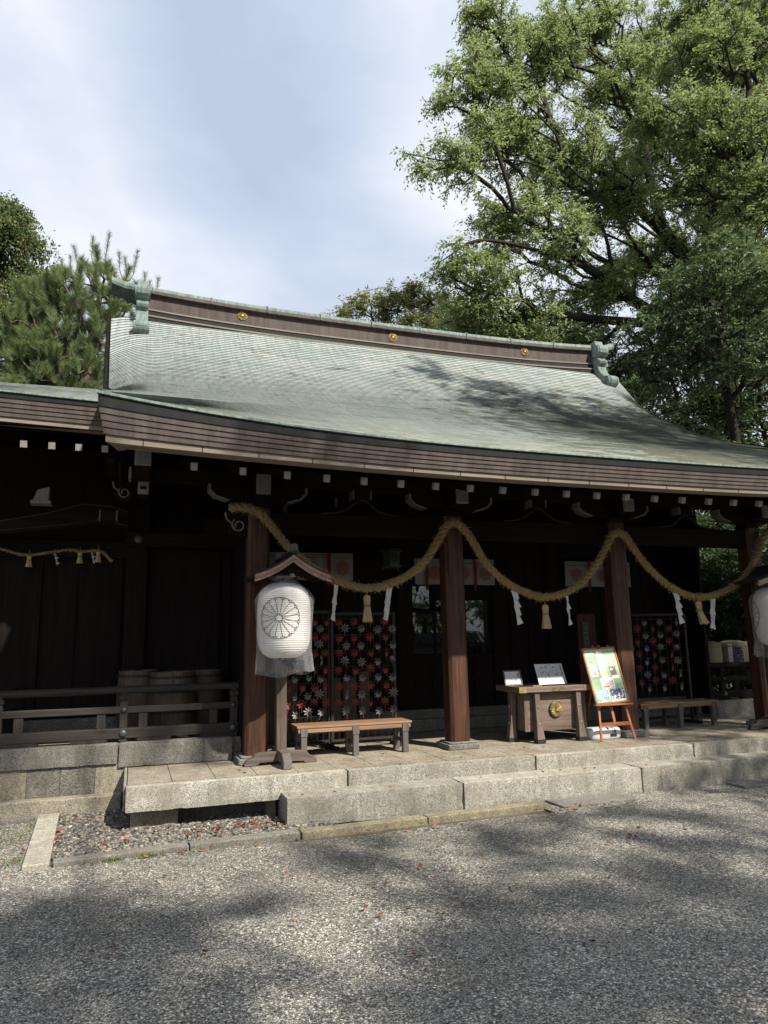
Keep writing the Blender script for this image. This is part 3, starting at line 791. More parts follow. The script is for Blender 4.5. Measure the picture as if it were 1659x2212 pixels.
# ridge
def ridge():
    def rl(x):
        t = min(1.1, abs(x-XC)/6.3); return .16*t**3
    xs = np.linspace(-1.72, 10.72, 60)
    def band(name, mat, y0, y1, z0, z1, xs=xs, rnd=0):
        b = MB(); vs = []
        for x in xs:
            l = rl(x); vs += [(x, y0, z0+l), (x, y0, z1+l), (x, y1, z1+l), (x, y1, z0+l)]
        n = len(xs); b.add(vs, [(j*4+i, j*4+(i+1) % 4, (j+1)*4+(i+1) % 4, (j+1)*4+i) for j in range(n-1) for i in range(4)]+[(0, 1, 2, 3), (4*n-4, 4*n-3, 4*n-2, 4*n-1)])
        return b.build(name, mat, rg)
    b = MB(); vs = []
    for x in xs:
        l = rl(x); vs += [(x, 6.70, 8.85+l), (x, 6.70, 9.62+l), (x, 7.40, 9.62+l), (x, 7.40, 8.85+l)]
    n = len(xs); b.add(vs, [(j*4+i, j*4+(i+1) % 4, (j+1)*4+(i+1) % 4, (j+1)*4+i) for j in range(n-1) for i in range(4)])
    rg = b.build('ridge', M['copper_ridge'], hall)
    band('ridge_moulding', M['patina_dark'], 6.62, 7.48, 8.80, 8.99)
    band('ridge_moulding', M['tip_wood'], 6.60, 7.5, 8.99, 9.025)
    band('ridge_moulding', M['patina_dark'], 6.64, 7.46, 9.027, 9.15)
    band('ridge_moulding', M['tip_wood'], 6.62, 7.48, 9.152, 9.185)
    band('ridge_moulding', M['copper'], 6.60, 7.5, 9.565, 9.63)
    # rounded cap with rolled seams, swept up at both ends
    b = MB(); xs2 = np.concatenate([np.linspace(-2.42, -1.7, 10), np.linspace(-1.6, 10.6, 60), np.linspace(10.7, 11.42, 10)])
    m = 9; vs = []
    for x in xs2:
        e = max(0, abs(x-XC)-6.3); z = 9.63+rl(x)+.14*e+.10*e*e
        for k in range(m):
            a = math.pi*k/(m-1); vs.append((x, 7.05-(.45-.12*min(1, e*3))*math.cos(a), z+.165*math.sin(a)**.7+.02))
        q = .43-.12*min(1, e*3); vs += [(x, 7.05+q, z-.05), (x, 7.05-q, z-.05)]
    w = m+2; b.add(vs, [(j*w+i, j*w+(i+1) % w, (j+1)*w+(i+1) % w, (j+1)*w+i) for j in range(len(xs2)-1) for i in range(w)]+[tuple(range(w)), tuple((len(xs2)-1)*w+i for i in range(w))])
    b.build('ridge_cap', M['patina_trim'], rg)
    for x in np.arange(-1.5, 10.8, 1.35):
        z = 9.63+rl(x); b = MB(); ring = [(x, 7.05-.462*math.cos(a), z+.170*math.sin(a)**.7+.022) for a in np.linspace(0, math.pi, 13)]
        ring = [(x, 6.588, z-.06)]+ring; b.tube(ring, .016, 6); b.build('cap_seam', M['patina_trim'], rg)
    # scrolled end ornaments
    for sgn in (-1, 1):
        xo = XC+sgn*6.22
        prof_o = []
        front = [(6.50, 9.80), (6.46, 9.66), (6.34, 9.62), (6.26, 9.50), (6.28, 9.38), (6.36, 9.30), (6.44, 9.28), (6.40, 9.22), (6.30, 9.14), (6.34, 9.06), (6.42, 9.03), (6.40, 8.90), (6.30, 8.74), (6.16, 8.62), (6.00, 8.58), (5.92, 8.50), (5.92, 8.42), (6.02, 8.36), (6.2, 8.38), (6.45, 8.55)]
        back = [(14.1-y, z) for y, z in reversed(front)]
        b = MB(); b.prism([(y, z+.16) for y, z in front+back], 'yz', xo-.135, xo+.135)
        o = b.build('ridge_ornament', M['patina_trim'], hall, bevel=.02)
        for (cy, cz, r) in ((6.46, 9.62, .17), (6.08, 8.60, .15)):
            b = MB(); b.lathe([(r*.98, -.17), (r, -.16), (r, .16), (r*.98, .17)], 20)
            for i in range(len(b.v)-80, len(b.v)):
                x, y, z = b.v[i]; b.v[i] = (xo+z, cy+y, cz+x)
            b.build('scroll', M['patina_trim'], o)
    # gilt chrysanthemum crests
    for x, z in ((.60, 9.50-.03), (4.5, 9.42-.03), (8.40, 9.42+.03)):
        crest('crest', hall, Matrix.Translation((x, 6.69, z)) @ Matrix.Rotation(R(90), 4, 'X'), .115, M['gold'])
def crest(name, parent, T, r, mat, thick=.03, local=False, ground=True):
    b = MB()
    for k in range(16):
        a = 2*math.pi*k/16; w = math.pi/16*(.92 if ground else .62)
        def P(rr, aa, z): return tuple(T @ Vector((rr*math.cos(aa), rr*math.sin(aa), z)))
        pts = [P(r*.16, a-w, thick*.6), P(r*.86, a-w, thick*.45), P(r, a, thick*.25), P(r*.86, a+w, thick*.45), P(r*.16, a+w, thick*.6)]
        mid = [P(r*.16, a, thick), P(r*.84, a, thick*1.05)]
        base = len(b.v); b.add(pts+mid, [(0, 1, 6, 5), (1, 2, 6), (2, 3, 6), (3, 4, 5, 6)])
    b2 = [tuple(T @ Vector((r*.2*math.cos(t), r*.2*math.sin(t), z))) for z in (thick*.5, thick*1.3) for t in np.linspace(0, 2*math.pi, 12, endpoint=False)]
    b.add(b2, [(i, (i+1) % 12, 12+(i+1) % 12, 12+i) for i in range(12)]+[tuple(range(12, 24))])
    rim = [tuple(T @ Vector((r*.97*math.cos(t), r*.97*math.sin(t), z))) for z in (0, thick*.3) for t in np.linspace(0, 2*math.pi, 32, endpoint=False)]
    if ground: b.add(rim, [(i, (i+1) % 32, 32+(i+1) % 32, 32+i) for i in range(32)]+[tuple(range(32, 64))])
    return b.build(name, mat, parent, local=local)
ridge()
#PART2
# ------------------------------------------------------------------ hall: timber frame
def sq(cx, cy, h, c): return [(cx-h+c, cy-h), (cx+h-c, cy-h), (cx+h, cy-h+c), (cx+h, cy+h-c), (cx+h-c, cy+h), (cx-h+c, cy+h), (cx-h, cy+h-c), (cx-h, cy-h+c)]
PX = [0.0, 3.0, 6.0, 8.92]
def scroll_pts(cx, cz, r0, turns=1.4, n=26, flip=1):
    return [(cx+flip*r0*(1-.62*t/n)*math.cos(2*math.pi*turns*t/n+2.2), cz+r0*(1-.62*t/n)*math.sin(2*math.pi*turns*t/n+2.2)) for t in range(n+1)]
def frame():
    for x in PX:
        b = MB(); b.prism(sq(x, .155, .155, .045), 'xy', .10, 3.46); p = b.build('pillar', M['pillar'], hall)
        b = MB(); b.prism(sq(x, .155, .25, .02), 'xy', -.0015, .075); b.prism(sq(x, .155, .215, .03), 'xy', .076, .101)
        b.build('pillar_base', M['granite_dark'], p, bevel=.012)
    b = MB(); b.box(-.0, 9.0, .06, .25, 3.11, 3.42); b.build('tie_beam', M['dark_x'], hall, bevel=.012)
    # carved beam nose left of the first pillar
    def nose(x0, x1, y0, y1, z0, z1):
        b = MB(); L = x1-x0; H = z1-z0
        poly = [(x1, z0), (x1, z1), (x0+.25*L, z1), (x0, z1-.1*H), (x0+.06*L, z1-.38*H), (x0+.24*L, z1-.45*H), (x0+.18*L, z0+.25*H), (x0+.34*L, z0+.02*H)]
        b.prism(poly, 'xz', y0, y1); n = b.build('beam_nose', M['dark_x'], hall, bevel=.008)
        b = MB(); sp = scroll_pts(x0+.62*L, z0+.42*H, .27*H, 1.25)
        b.tube([(x, y0-.006, z) for x, z in sp], .011, 6)
        b.tube([(x0+.04*L, y0-.006, z1-.1*H), (x0+.10*L, y0-.006, z1-.36*H), (x0+.30*L, y0-.006, z1-.5*H), (x0+.46*L, y0-.006, z1-.72*H)], [.018, .014, .011, .006], 6)
        b.build('scroll_carving', M['grey_paint'], n)
    nose(-.48, -.16, .06, .25, 3.06, 3.42)
    nose(-2.0, -1.72, 1.0, 1.16, 3.66, 3.98)
    # bracket arms, noses and blocks over each pillar
    for i, x in enumerate(PX):
        b = MB(); poly = [(x-.70, 3.79), (x-.70, 3.70), (x-.62, 3.62), (x-.45, 3.57), (x-.2, 3.555), (x+.2, 3.555), (x+.45, 3.57), (x+.62, 3.62), (x+.70, 3.70), (x+.70, 3.79)]
        b.prism(poly, 'xz', .07, .24); a = b.build('bracket_arm', M['dark_x'], hall, bevel=.006)
        for s in (-1, 1):
            b = MB(); e = [(x+s*.706, 3.79), (x+s*.706, 3.70), (x+s*.626, 3.615), (x+s*.45, 3.563), (x+s*.40, 3.57), (x+s*.60, 3.635), (x+s*.672, 3.71), (x+s*.672, 3.79)]
            b.prism(e, 'xz', .062, .248); b.build('painted_edge', M['grey_paint'], a)
        b = MB(); b.box(x-.13, x+.13, .02, .29, 3.44, 3.56); b.build('bearing_block', M['dark_x'], hall, bevel=.01)
        b = MB(); b.box(x-.095, x+.095, -.30, .24, 3.60, 3.87); n = b.build('bracket_nose', M['dark_y'], hall)
        b = MB(); b.box(x-.102, x+.102, -.352, -.298, 3.592, 3.878); b.build('painted_end', M['grey_paint'], n, bevel=.02)
    b = MB(); b.box(-1.73, 10.7, .06, .25, 3.80, 3.96); pu = b.build('eave_purlin', M['dark_x'], hall)
    b = MB(); b.box(-1.765, -1.731, .055, .255, 3.795, 3.965); b.build('painted_end', M['grey_paint'], pu)
    # frog-leg struts between the pillars
    for i in range(3):
        xm = (PX[i]+PX[i+1])/2+.04
        b = MB(); up = [(xm-.62+1.24*t, 3.435+.20*math.exp(-((t-.5)/.17)**2)+.03*math.sin(math.pi*t)) for t in np.linspace(0, 1, 25)]
        lo = [(x, z-.035-.05*abs((x-xm)/.62)) if abs(x-xm) < .5 else (x, 3.425) for x, z in reversed(up)]
        b.prism(up+[(x, max(3.423, z)) for x, z in lo], 'xz', .09, .2); f = b.build('frog_leg_strut', M['dark_x'], hall)
        b = MB(); b.tube([(x, .086, z-.006) for x, z in up], .011, 5); b.build('strut_edge', M['rail_x'], f)
        b = MB(); b.box(xm-.14, xm+.14, .06, .25, 3.655, 3.79); f2 = b.build('bearing_block', M['dark_x'], hall)
        for xe in (xm-.137, xm+.137):
            b = MB(); b.box(xe-.009, xe+.009, .054, .256, 3.66, 3.792); b.build('painted_edge', M['grey_paint'], f2)
    # rafters with white ends
    for x in [-1.04, -.49, .03, .51, .98, 1.46, 1.93, 2.41, 2.88, 3.36, 3.84, 4.32, 4.80, 5.28, 5.76, 6.23, 6.69, 7.17, 7.65, 8.13, 8.6, 9.1, 9.6, 10.1]:
        lf = .5*eave_lift(x, -2.0)
        b = MB(); b.bar((x, -1.80, 3.49+lf), (x, 2.3, 4.70+lf*.3), .068, .086); r = b.build('rafter', M['dark_y'], hall)
        b = MB(); b.bar((x, -1.86, 3.472+lf), (x, -1.79, 3.493+lf), .074, .092); b.build('rafter_tip', M['white_paint'], r, bevel=.008)
    # eave boarding that hangs behind the fascia
    b = MB(); vs = []
    for x in np.linspace(-1.98, 11, 40):
        z = roof_z(x, -2.25)
        vs += [(x, -2.02, z-.33), (x, -1.6, z-.22), (x, 2.3, z+.92)]
    b.add(vs, [(j*3+i, j*3+i+1, (j+1)*3+i+1, (j+1)*3+i) for j in range(39) for i in range(2)]); b.build('eave_boarding', M['dark_y'], hall)
    # corner beam ends under the upturned left corner
    b = MB(); b.box(-1.68, -1.50, -1.02, 1.6, 3.74, 4.02); c = b.build('corner_beam', M['dark_y'], hall)
    b = MB(); b.box(-1.687, -1.493, -1.075, -1.021, 3.73, 3.93); b.build('painted_end', M['grey_paint'], c, bevel=.01)
    b = MB(); b.box(-1.687, -1.493, -1.07, -1.022, 3.932, 4.03); b.build('metal_cap', M['patina_dark'], c)
    b = MB(); b.box(-1.635, -1.505, -.02, .30, 3.58, 3.795); c = b.build('hanging_block', M['dark_y'], hall)
    b = MB(); b.box(-1.64, -1.50, -.05, -.021, 3.575, 3.79); b.build('painted_end', M['grey_paint'], c)
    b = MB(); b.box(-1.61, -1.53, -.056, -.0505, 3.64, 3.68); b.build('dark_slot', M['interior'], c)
    b = MB(); poly = [(-1.95, 3.84), (-1.93, 3.74), (-1.86, 3.67), (-1.78, 3.68), (-1.74, 3.84)]
    b.prism(poly, 'xz', -2.06, -1.9); b.build('corner_bracket', M['tip_wood'], hall, bevel=.012)
    # porch ceiling
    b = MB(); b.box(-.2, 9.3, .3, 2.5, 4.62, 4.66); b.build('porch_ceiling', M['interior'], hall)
frame()

def inner():
    b = MB(); b.box(-.1, 9.3, 2.18, 2.60, 0.001, .20); b.build('sill_stone', M['granite_dark'], hall, bevel=.01)
    b = MB(); b.box(-.1, 9.3, 2.27, 2.62, .203, .36); b.build('sill_stone', M['granite_dark'], hall, bevel=.01)
    for x in (.12, 3.03, 6.16, 9.0):
        b = MB(); b.prism(sq(x, 2.45, .15, .03), 'xy', .36, 4.6); p = b.build('inner_pillar', M['dark_z'], hall)
        for z0, z1 in ((.42, .72), (1.55, 1.82)):
            b = MB(); b.box(x-.158, x+.158, 2.292, 2.33, z0, z1); b.build('iron_plate', M['dark_x'], p)
    b = MB(); b.box(-.1, 9.2, 2.36, 2.52, 3.14, 3.40); b.build('lintel', M['dark_x'], hall)
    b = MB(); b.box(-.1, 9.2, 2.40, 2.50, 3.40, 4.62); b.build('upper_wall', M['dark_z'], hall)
    # transom window over the left bay
    b = MB(); b.box(.86, 1.78, 2.385, 2.395, 3.84, 4.28); b.build('transom_glass', M['glass'], hall)
    b = MB(); b.box(.80, .83, 2.36, 2.40, 3.82, 4.02); b.box(.845, .87, 2.36, 2.40, 3.82, 4.02); b.box(1.74, 1.775, 2.36, 2.40, 3.98, 4.16); b.build('transom_frame', M['tip_wood'], hall)
    def panel(x0, x1, z0, z1, name='door_panel', ribs=4):
        b = MB(); b.box(x0, x1, 2.44, 2.49, z0, z1)
        for x in np.linspace(x0, x1, ribs+1): b.box(max(x0, x-.03), min(x1, x+.03), 2.415, 2.4395, z0, z1)
        for z in (z0, (z0+z1)/2, z1-.08): b.box(x0, x1, 2.4, 2.4145, z, z+.07)
        b.build(name, M['dark_z'], hall)
    panel(.27, 2.88, .36, 3.14, ribs=5)
    panel(4.86, 6.01, .36, 3.14, ribs=3); panel(6.31, 8.85, .36, 3.14, ribs=5)
    panel(3.18, 4.86, .36, 1.31, 'lower_panel', 4)
    for x0, x1, z0, z1 in ((3.20, 3.63, 1.33, 2.08), (3.67, 4.24, 1.33, 2.3), (4.28, 4.84, 1.33, 2.3), (3.20, 3.55, 2.12, 2.6)):
        b = MB(); b.box(x0, x1, 2.440, 2.448, z0, z1); b.build('window_pane', M['glass'], hall)
    b = MB()
    for x in (3.65, 4.26): b.box(x-.02, x+.02, 2.42, 2.46, 1.31, 3.14)
    b.box(3.18, 3.64, 2.42, 2.46, 2.08, 2.12); b.box(3.18, 4.86, 2.42, 2.46, 2.6, 3.14); b.box(3.18, 4.86, 2.47, 2.5, 1.31, 3.14); b.build('window_bars', M['dark_z'], hall)
    # low plank barrier seen through the pinwheel rack
    for x0, x1, z1 in ((.35, .62, 1.05), (.66, .95, .98), (1.38, 1.68, .98), (1.72, 1.95, .98), (2.0, 2.18, 1.08)):
        b = MB(); b.box(x0, x1, 1.86, 1.90, .02, z1); b.build('plank', M['brack'], hall, bevel=.006)
    b = MB(); b.box(.3, 2.2, 1.90, 1.94, .3, .38); b.build('plank_rail', M['brack'], hall)
    # sleeve wall between porch and left wing
    b = MB(); b.box(-.13, -.06, .32, 2.4, .0, 4.3); b.box(-.16, -.13, .5, .62, .3, 3.3); b.build('sleeve_wall', M['dark_z'], hall)
    b = MB(); b.box(9.05, 9.12, 1.6, 2.4, .0, 4.3); b.build('sleeve_wall', M['dark_z'], hall)
    b = MB(); b.box(-9.3, -9.2, .4, 12.6, .3, 4.4); b.build('end_wall', M['dark_z'], hall)
    b = MB(); b.box(-9.2, 10.8, 12.5, 12.6, -.5, 4.6); b.build('rear_wall', M['dark_z'], hall)
    b = MB(); b.box(9.14, 9.22, 2.45, 12.5, -.5, 4.6); b.build('side_wall', M['dark_z'], hall)
inner()

def left_wing():
    # stone base of the wing
    b = MB(); b.box(-9.2, -.14, .50, 2.2, -.3, .295); b.build('wing_floor', M['concrete'], hall)
    for x0, x1 in ((-9.2, -4.4), (-4.4, -1.745), (-1.745, -.26)):
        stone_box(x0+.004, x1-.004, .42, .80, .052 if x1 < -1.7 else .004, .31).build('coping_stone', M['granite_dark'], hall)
    for x0, x1, m in ((-9.2, -3.6, 'concrete'), (-3.6, -2.83, 'granite_moss'), (-2.825, -2.44, 'concrete'), (-2.435, -2.02, 'concrete'), (-2.015, -1.66, 'granite_moss')):
        b = MB(); b.box(x0, x1, .465, .52, -.5, .050); b.build('plinth_slab', M[m], hall)
    b = MB(); b.box(-9.2, -1.68, .26, .464, -.53, -.30); b.build('plinth_ledge', M['granite_moss'], hall, bevel=.02)
    b = MB(); b.box(-3.2, -1.80, 1.80, 1.93, .295, .53); b.build('wall_base', M['concrete'], hall, bevel=.008)
    b = MB(); b.box(-9.2, -.1, 1.99, 2.05, .3, 4.9); b.build('wing_wall', M['dark_z'], hall)
    for x in (-4.3, -3.02, -1.88):
        b = MB(); b.box(x-.06, x+.06, 1.93, 1.989, .53 if x < -1.9 else .3, 2.92); b.build('wall_post', M['dark_z'], hall)
    b = MB()
    for x in (-3.6, -2.46): b.box(x-.008, x+.008, 1.975, 1.989, .53, 2.9)
    b.build('board_seam', M['interior'], hall)
    b = MB(); b.box(-9.2, -1.75, 1.90, 1.988, 2.925, 3.18); b.build('wall_rail', M['dark_x'], hall)
    b = MB(); b.prism(sq(-1.60, 1.83, .155, .02), 'xy', .30, 4.3); b.build('wing_pillar', M['dark_z'], hall)
    b = MB(); b.box(-1.80, -.13, 1.60, 1.672, 3.08, 3.30); bm_ = b.build('wing_beam', M['dark_x'], hall)
    b = MB(); b.lathe([(0.02, .03), (.055, .02), (.075, .0)], 6); v = b.v; b.v = [(-1.60+x, 1.595-z, 3.19+y) for x, y, z in v]; b.build('nail_cover', M['boss'], bm_)
    b = MB(); b.box(-.62, -.13, 1.58, 1.66, 3.305, 3.56); b.build('wing_beam', M['dark_x'], hall)
    b = MB(); b.box(-1.42, -.16, 1.86, 1.92, .3, 3.07); b.box(-.5, -.34, 1.80, 1.855, .3, 3.05); b.build('board_wall', M['dark_z'], hall)
    # curved beam with carving lines and painted bearing block
    b = MB(); up = [(-9, 3.35), (-5, 3.33), (-3.6, 3.36), (-2.9, 3.52), (-2.4, 3.68), (-2.0, 3.66), (-1.76, 3.58)]; lo = [(-1.76, 3.30), (-2.2, 3.37), (-2.8, 3.26), (-3.6, 3.16), (-5, 3.13), (-9, 3.14)]
    b.prism(up+lo, 'xz', 1.3, 1.5); cb = b.build('rainbow_beam', M['dark_x'], hall)
    b = MB(); b.tube([(x, 1.296, z-.03) for x, z in up], .008, 5); b.tube([(x, 1.296, z+.05) for x, z in lo[:5]], .006, 5); b.build('carving_line', M['rail_x'], cb)
    b = MB(); b.prism([(-3.02, 3.60), (-2.82, 3.60), (-2.815, 3.80), (-2.97, 3.75)], 'xz', .85, 1.05); k = b.build('bearing_block', M['grey_paint'], hall, bevel=.006)
    b = MB(); b.box(-3.05, -2.79, .84, 1.06, 3.555, 3.598); b.build('block_tray', M['grey_paint'], k)
    b = MB(); b.box(-2.14, -1.92, .95, 1.1, 3.36, 3.50); k = b.build('bearing_block', M['dark_x'], hall)
    for xe in (-2.145, -1.915):
        b = MB(); b.box(xe-.007, xe+.007, .94, 1.11, 3.36, 3.51); b.build('painted_edge', M['grey_paint'], k)
    b = MB(); b.box(-2.05, -1.95, -.02, .9, 3.98, 4.06); b.box(-1.90, -1.86, -.02, .9, 3.84, 4.0); b.build('stepped_board', M['dark_x'], hall)
left_wing()

# ------------------------------------------------------------------ railings
def railing(name, label, posts, x0, x1, yc, zb, mats, struts):
    t = thing(name, label, 'railing', ((x0+x1)/2, yc, zb))
    b = MB(); b.tube([(x0, yc, zb+.67), (x1, yc, zb+.68)], .052, 12); b.build('top_rail', mats[0], t)
    b = MB(); b.box(x0, x1, yc-.045, yc+.045, zb+.37, zb+.46); b.build('middle_rail', mats[0], t, bevel=.008)
    b = MB(); b.box(x0, x1, yc-.06, yc+.06, zb+.045, zb+.18); b.build('bottom_rail', mats[0], t, bevel=.01)
    for x in posts:
        b = MB(); b.lathe([(.068, 0), (.068, .04), (.07, .50), (.06, .53), (.085, .56), (.085, .60), (.06, .62), (.075, .66)], 4)
        c, s_ = math.cos(R(45)), math.sin(R(45)); b.v = [(x+(p[0]*c-p[1]*s_), yc+.004+(p[0]*s_+p[1]*c), zb+p[2]) for p in b.v]
        p = b.build('post', mats[1], t)
        for z, r in ((zb+.415, .035), (zb+.112, .052)):
            b = MB(); b.lathe([(.001, .03), (r*.6, .026), (r, .012), (r*1.02, 0)], 14); b.v = [(x+q[0], yc-.0605-q[2], z+q[1]) for q in b.v]; b.build('nail_cover', M['boss'], p, smooth=True)
    for x in struts:
        b = MB(); b.box(x-.055, x+.055, yc-.03, yc+.03, zb+.18, zb+.37); b.build('strut', mats[1], t)
    for x in np.linspace(x0+.3, x1-.3, 4):
        b = MB(); b.box(x-.22, x+.22, yc-.06, yc+.06, zb, zb+.046); b.build('packing_block', mats[1], t)
    return t
rl_ = railing('railing', 'weathered timber railing with round top rail on the left wing, barrels behind it', (-3.22, -1.70, -.24), -3.26, -.17, .62, .31, (M['rail_x'], M['rail_z']), (-2.98, -1.98, -1.45, -.52))
b = MB(); b.tube([(-3.22, .60, .98), (-3.22, 1.9, .98)], .05, 10); b.build('return_rail', M['rail_x'], rl_)
b = MB(); b.box(-3.27, -3.17, .7, 1.9, .66, .75); b.box(-3.28, -3.16, .7, 1.9, .36, .48); b.build('return_rail', M['rail_x'], rl_)
railing('railing', 'dark railing in the shade at the far right below the straw barrels', (9.55, 11.2), 9.16, 12.0, 1.8, .30, (M['dark_x'], M['dark_z']), (9.9, 10.6))
b = MB(); b.box(9.2, 12.2, 1.60, 2.45, -.4, .30); b.build('side_floor', M['granite_dark'], hall, bevel=.01)

# ------------------------------------------------------------------ barrels
def barrel(x, y, r, h, label, z=.297):
    t = thing('barrel', label, 'barrel', (x, y, z), 0, 'old sake barrels behind the left railing')
    b = MB(); pr = [(r*.9, 0), (r*.97, h*.2), (r, h*.45), (r*.985, h*.7), (r*.93, h*.97), (r*.93, h), (r*.87, h), (r*.87, h-.06), (.01, h-.06)]
    b.lathe(pr, 36); b.build('body', M['barrel'], t, local=True, smooth=False)
    for z0, rr in ((.10, .955), (.36, 1.003), (.68, .995), (.90, .955)):
        b = MB(); b.lathe([(r*rr, z0*h), (r*rr+.012, z0*h+.004), (r*rr+.012, z0*h+.03), (r*rr-.003, z0*h+.034)], 36, cap=False); b.build('hoop', M['rail_x'], t, local=True)
barrel(-1.05, 1.14, .335, .895, 'brown wooden barrel in front of the other two behind the railing')
barrel(-1.52, 1.42, .30, .92, 'wooden barrel at the left of the three behind the railing')
barrel(-.58, 1.50, .30, .89, 'wooden barrel half hidden at the right of the three behind the railing')

# ------------------------------------------------------------------ noren curtains
def curtain(x0, x1, z0, z1, y, crests, ribs, label):
    t = thing('curtain', label, 'curtain', ((x0+x1)/2, y, z1), 0, 'white crested curtains over the hall doors')
    b = MB(); n = 60; vs = []
    for j, z in enumerate(np.linspace(z1, z0, 12)):
        for i in range(n+1):
            x = x0+(x1-x0)*i/n; a = (j/11)*.022+.003
            vs.append((x, y+a*math.sin(x*17+.8*math.sin(x*5)), z+.004*math.sin(x*9)*(j/11)))
    b.add(vs, [(j*(n+1)+i, j*(n+1)+i+1, (j+1)*(n+1)+i+1, (j+1)*(n+1)+i) for j in range(11) for i in range(n)])
    b.build('cloth', M['cloth'], t, smooth=True)
    b = MB(); b.tube([(x, y-.03, z1-.085) for x in np.linspace(x0, x1, 12)], .005, 5); b.build('seam_cord', M['iron'], t)
    for x in crests:
        crest('printed_crest', t, Matrix.Translation((x, y-.034, (z0+z1)/2-.03)) @ Matrix.Rotation(R(90), 4, 'X'), .14, M['redprint'], .004, False, False)
    for x in ribs:
        b = MB(); zb = z0-.10; b.add([(x-.028, y-.045, z1), (x+.028, y-.045, z1), (x+.03, y-.05, (z0+z1)/2), (x-.026, y-.05, (z0+z1)/2), (x+.026, y-.04, zb), (x-.03, y-.04, zb)], [(0, 1, 2, 3), (3, 2, 4, 5)])
        o = b.build('ribbon', M['redcloth'], t); md = o.modifiers.new('thick', 'SOLIDIFY'); md.thickness = .004
curtain(.52, 2.03, 2.64, 3.12, 2.24, (.70, 1.27, 1.83), (.98, 1.58), 'white crested curtain behind the left lantern, in the left bay')
curtain(3.2, 4.82, 2.58, 3.06, 2.24, (3.60, 4.16, 4.62), (3.42, 3.9, 4.40), 'white crested curtain crossing behind the second pillar')
curtain(6.38, 7.9, 2.56, 3.06, 2.24, (6.62, 7.25, 7.75), (6.9, 7.5), 'white crested curtain beside the third pillar, mostly in shade')

# hanging bronze lamp
def hang_lamp():
    t = thing('hanging_lantern', 'small green bronze lantern hanging beneath the beam in front of the curtains', 'hanging lantern', (2.64, 1.9, 2.82))
    b = MB(); b.lathe([(.225, .325), (.20, .35), (.10, .38), (.03, .40)], 6); b.lathe([(.23, .315), (.228, .324)], 6); b.build('lamp_roof', M['bronze'], t, local=True)
    b = MB(); b.lathe([(.15, .06), (.165, .30)], 6, cap=False); b.lathe([(.18, .03), (.18, .06), (.15, .062)], 6); b.build('lamp_body', M['bronze'], t, local=True)
    b = MB(); b.box(-.06, .06, -.158, -.150, .10, .27); b.build('lamp_window', M['iron'], t, local=True)
    for k in range(3):
        a = 2*math.pi*k/3+.5; b = MB(); b.tube([(.13*math.cos(a), .13*math.sin(a), .04), (.16*math.cos(a), .16*math.sin(a), .0), (.18*math.cos(a), .18*math.sin(a), -.02)], .012, 6); b.build('foot', M['bronze'], t, local=True)
    b = MB(); b.tube([(0, 0, .40), (0, 0, 1.85)], .006, 6); b.build('hanging_rod', M['iron'], t, local=True)
hang_lamp()

# ------------------------------------------------------------------ rope, tassels, streamers
ROPE = [(-.40, .08, 3.46), (-.21, -.06, 3.45), (-.02, -.09, 3.37), (.11, -.10, 3.24), (.38, -.1, 2.91), (.64, -.1, 2.69), (.91, -.1, 2.52), (1.22, -.1, 2.39), (1.56, -.1, 2.33), (1.92, -.1, 2.40), (2.25, -.1, 2.57), (2.48, -.1, 2.77), (2.67, -.1, 3.04), (2.80, -.1, 3.25), (2.93, -.1, 3.335), (3.08, -.1, 3.28), (3.25, -.1, 3.07), (3.38, -.1, 2.85), (3.56, -.1, 2.62), (3.85, -.1, 2.40), (4.15, -.1, 2.27), (4.45, -.1, 2.205), (4.83, -.1, 2.27), (5.19, -.1, 2.47), (5.45, -.1, 2.73), (5.68, -.1, 3.04), (5.80, -.1, 3.22), (5.92, -.1, 3.28), (6.05, -.1, 3.22), (6.18, -.1, 3.05), (6.42, -.1, 2.75), (6.73, -.1, 2.48), (7.08, -.1, 2.29), (7.43, -.1, 2.21), (7.85, -.1, 2.26), (8.28, -.1, 2.43), (8.6, -.1, 2.68), (8.85, -.1, 3.0), (9.0, -.1, 3.25), (9.12, -.1, 3.38), (9.3, -.05, 3.42)]
def catmull(P, n):
    P = np.array(P, float); P = np.vstack([2*P[0]-P[1], P, 2*P[-1]-P[-2]]); out = []
    for i in range(1, len(P)-2):
        p0, p1, p2, p3 = P[i-1:i+3]
        for t in np.linspace(0, 1, n, endpoint=False):
            out.append(.5*((2*p1)+(-p0+p2)*t+(2*p0-5*p1+4*p2-p3)*t*t+(-p0+3*p1-3*p2+p3)*t**3))
    out.append(P[-2]); return np.array(out)
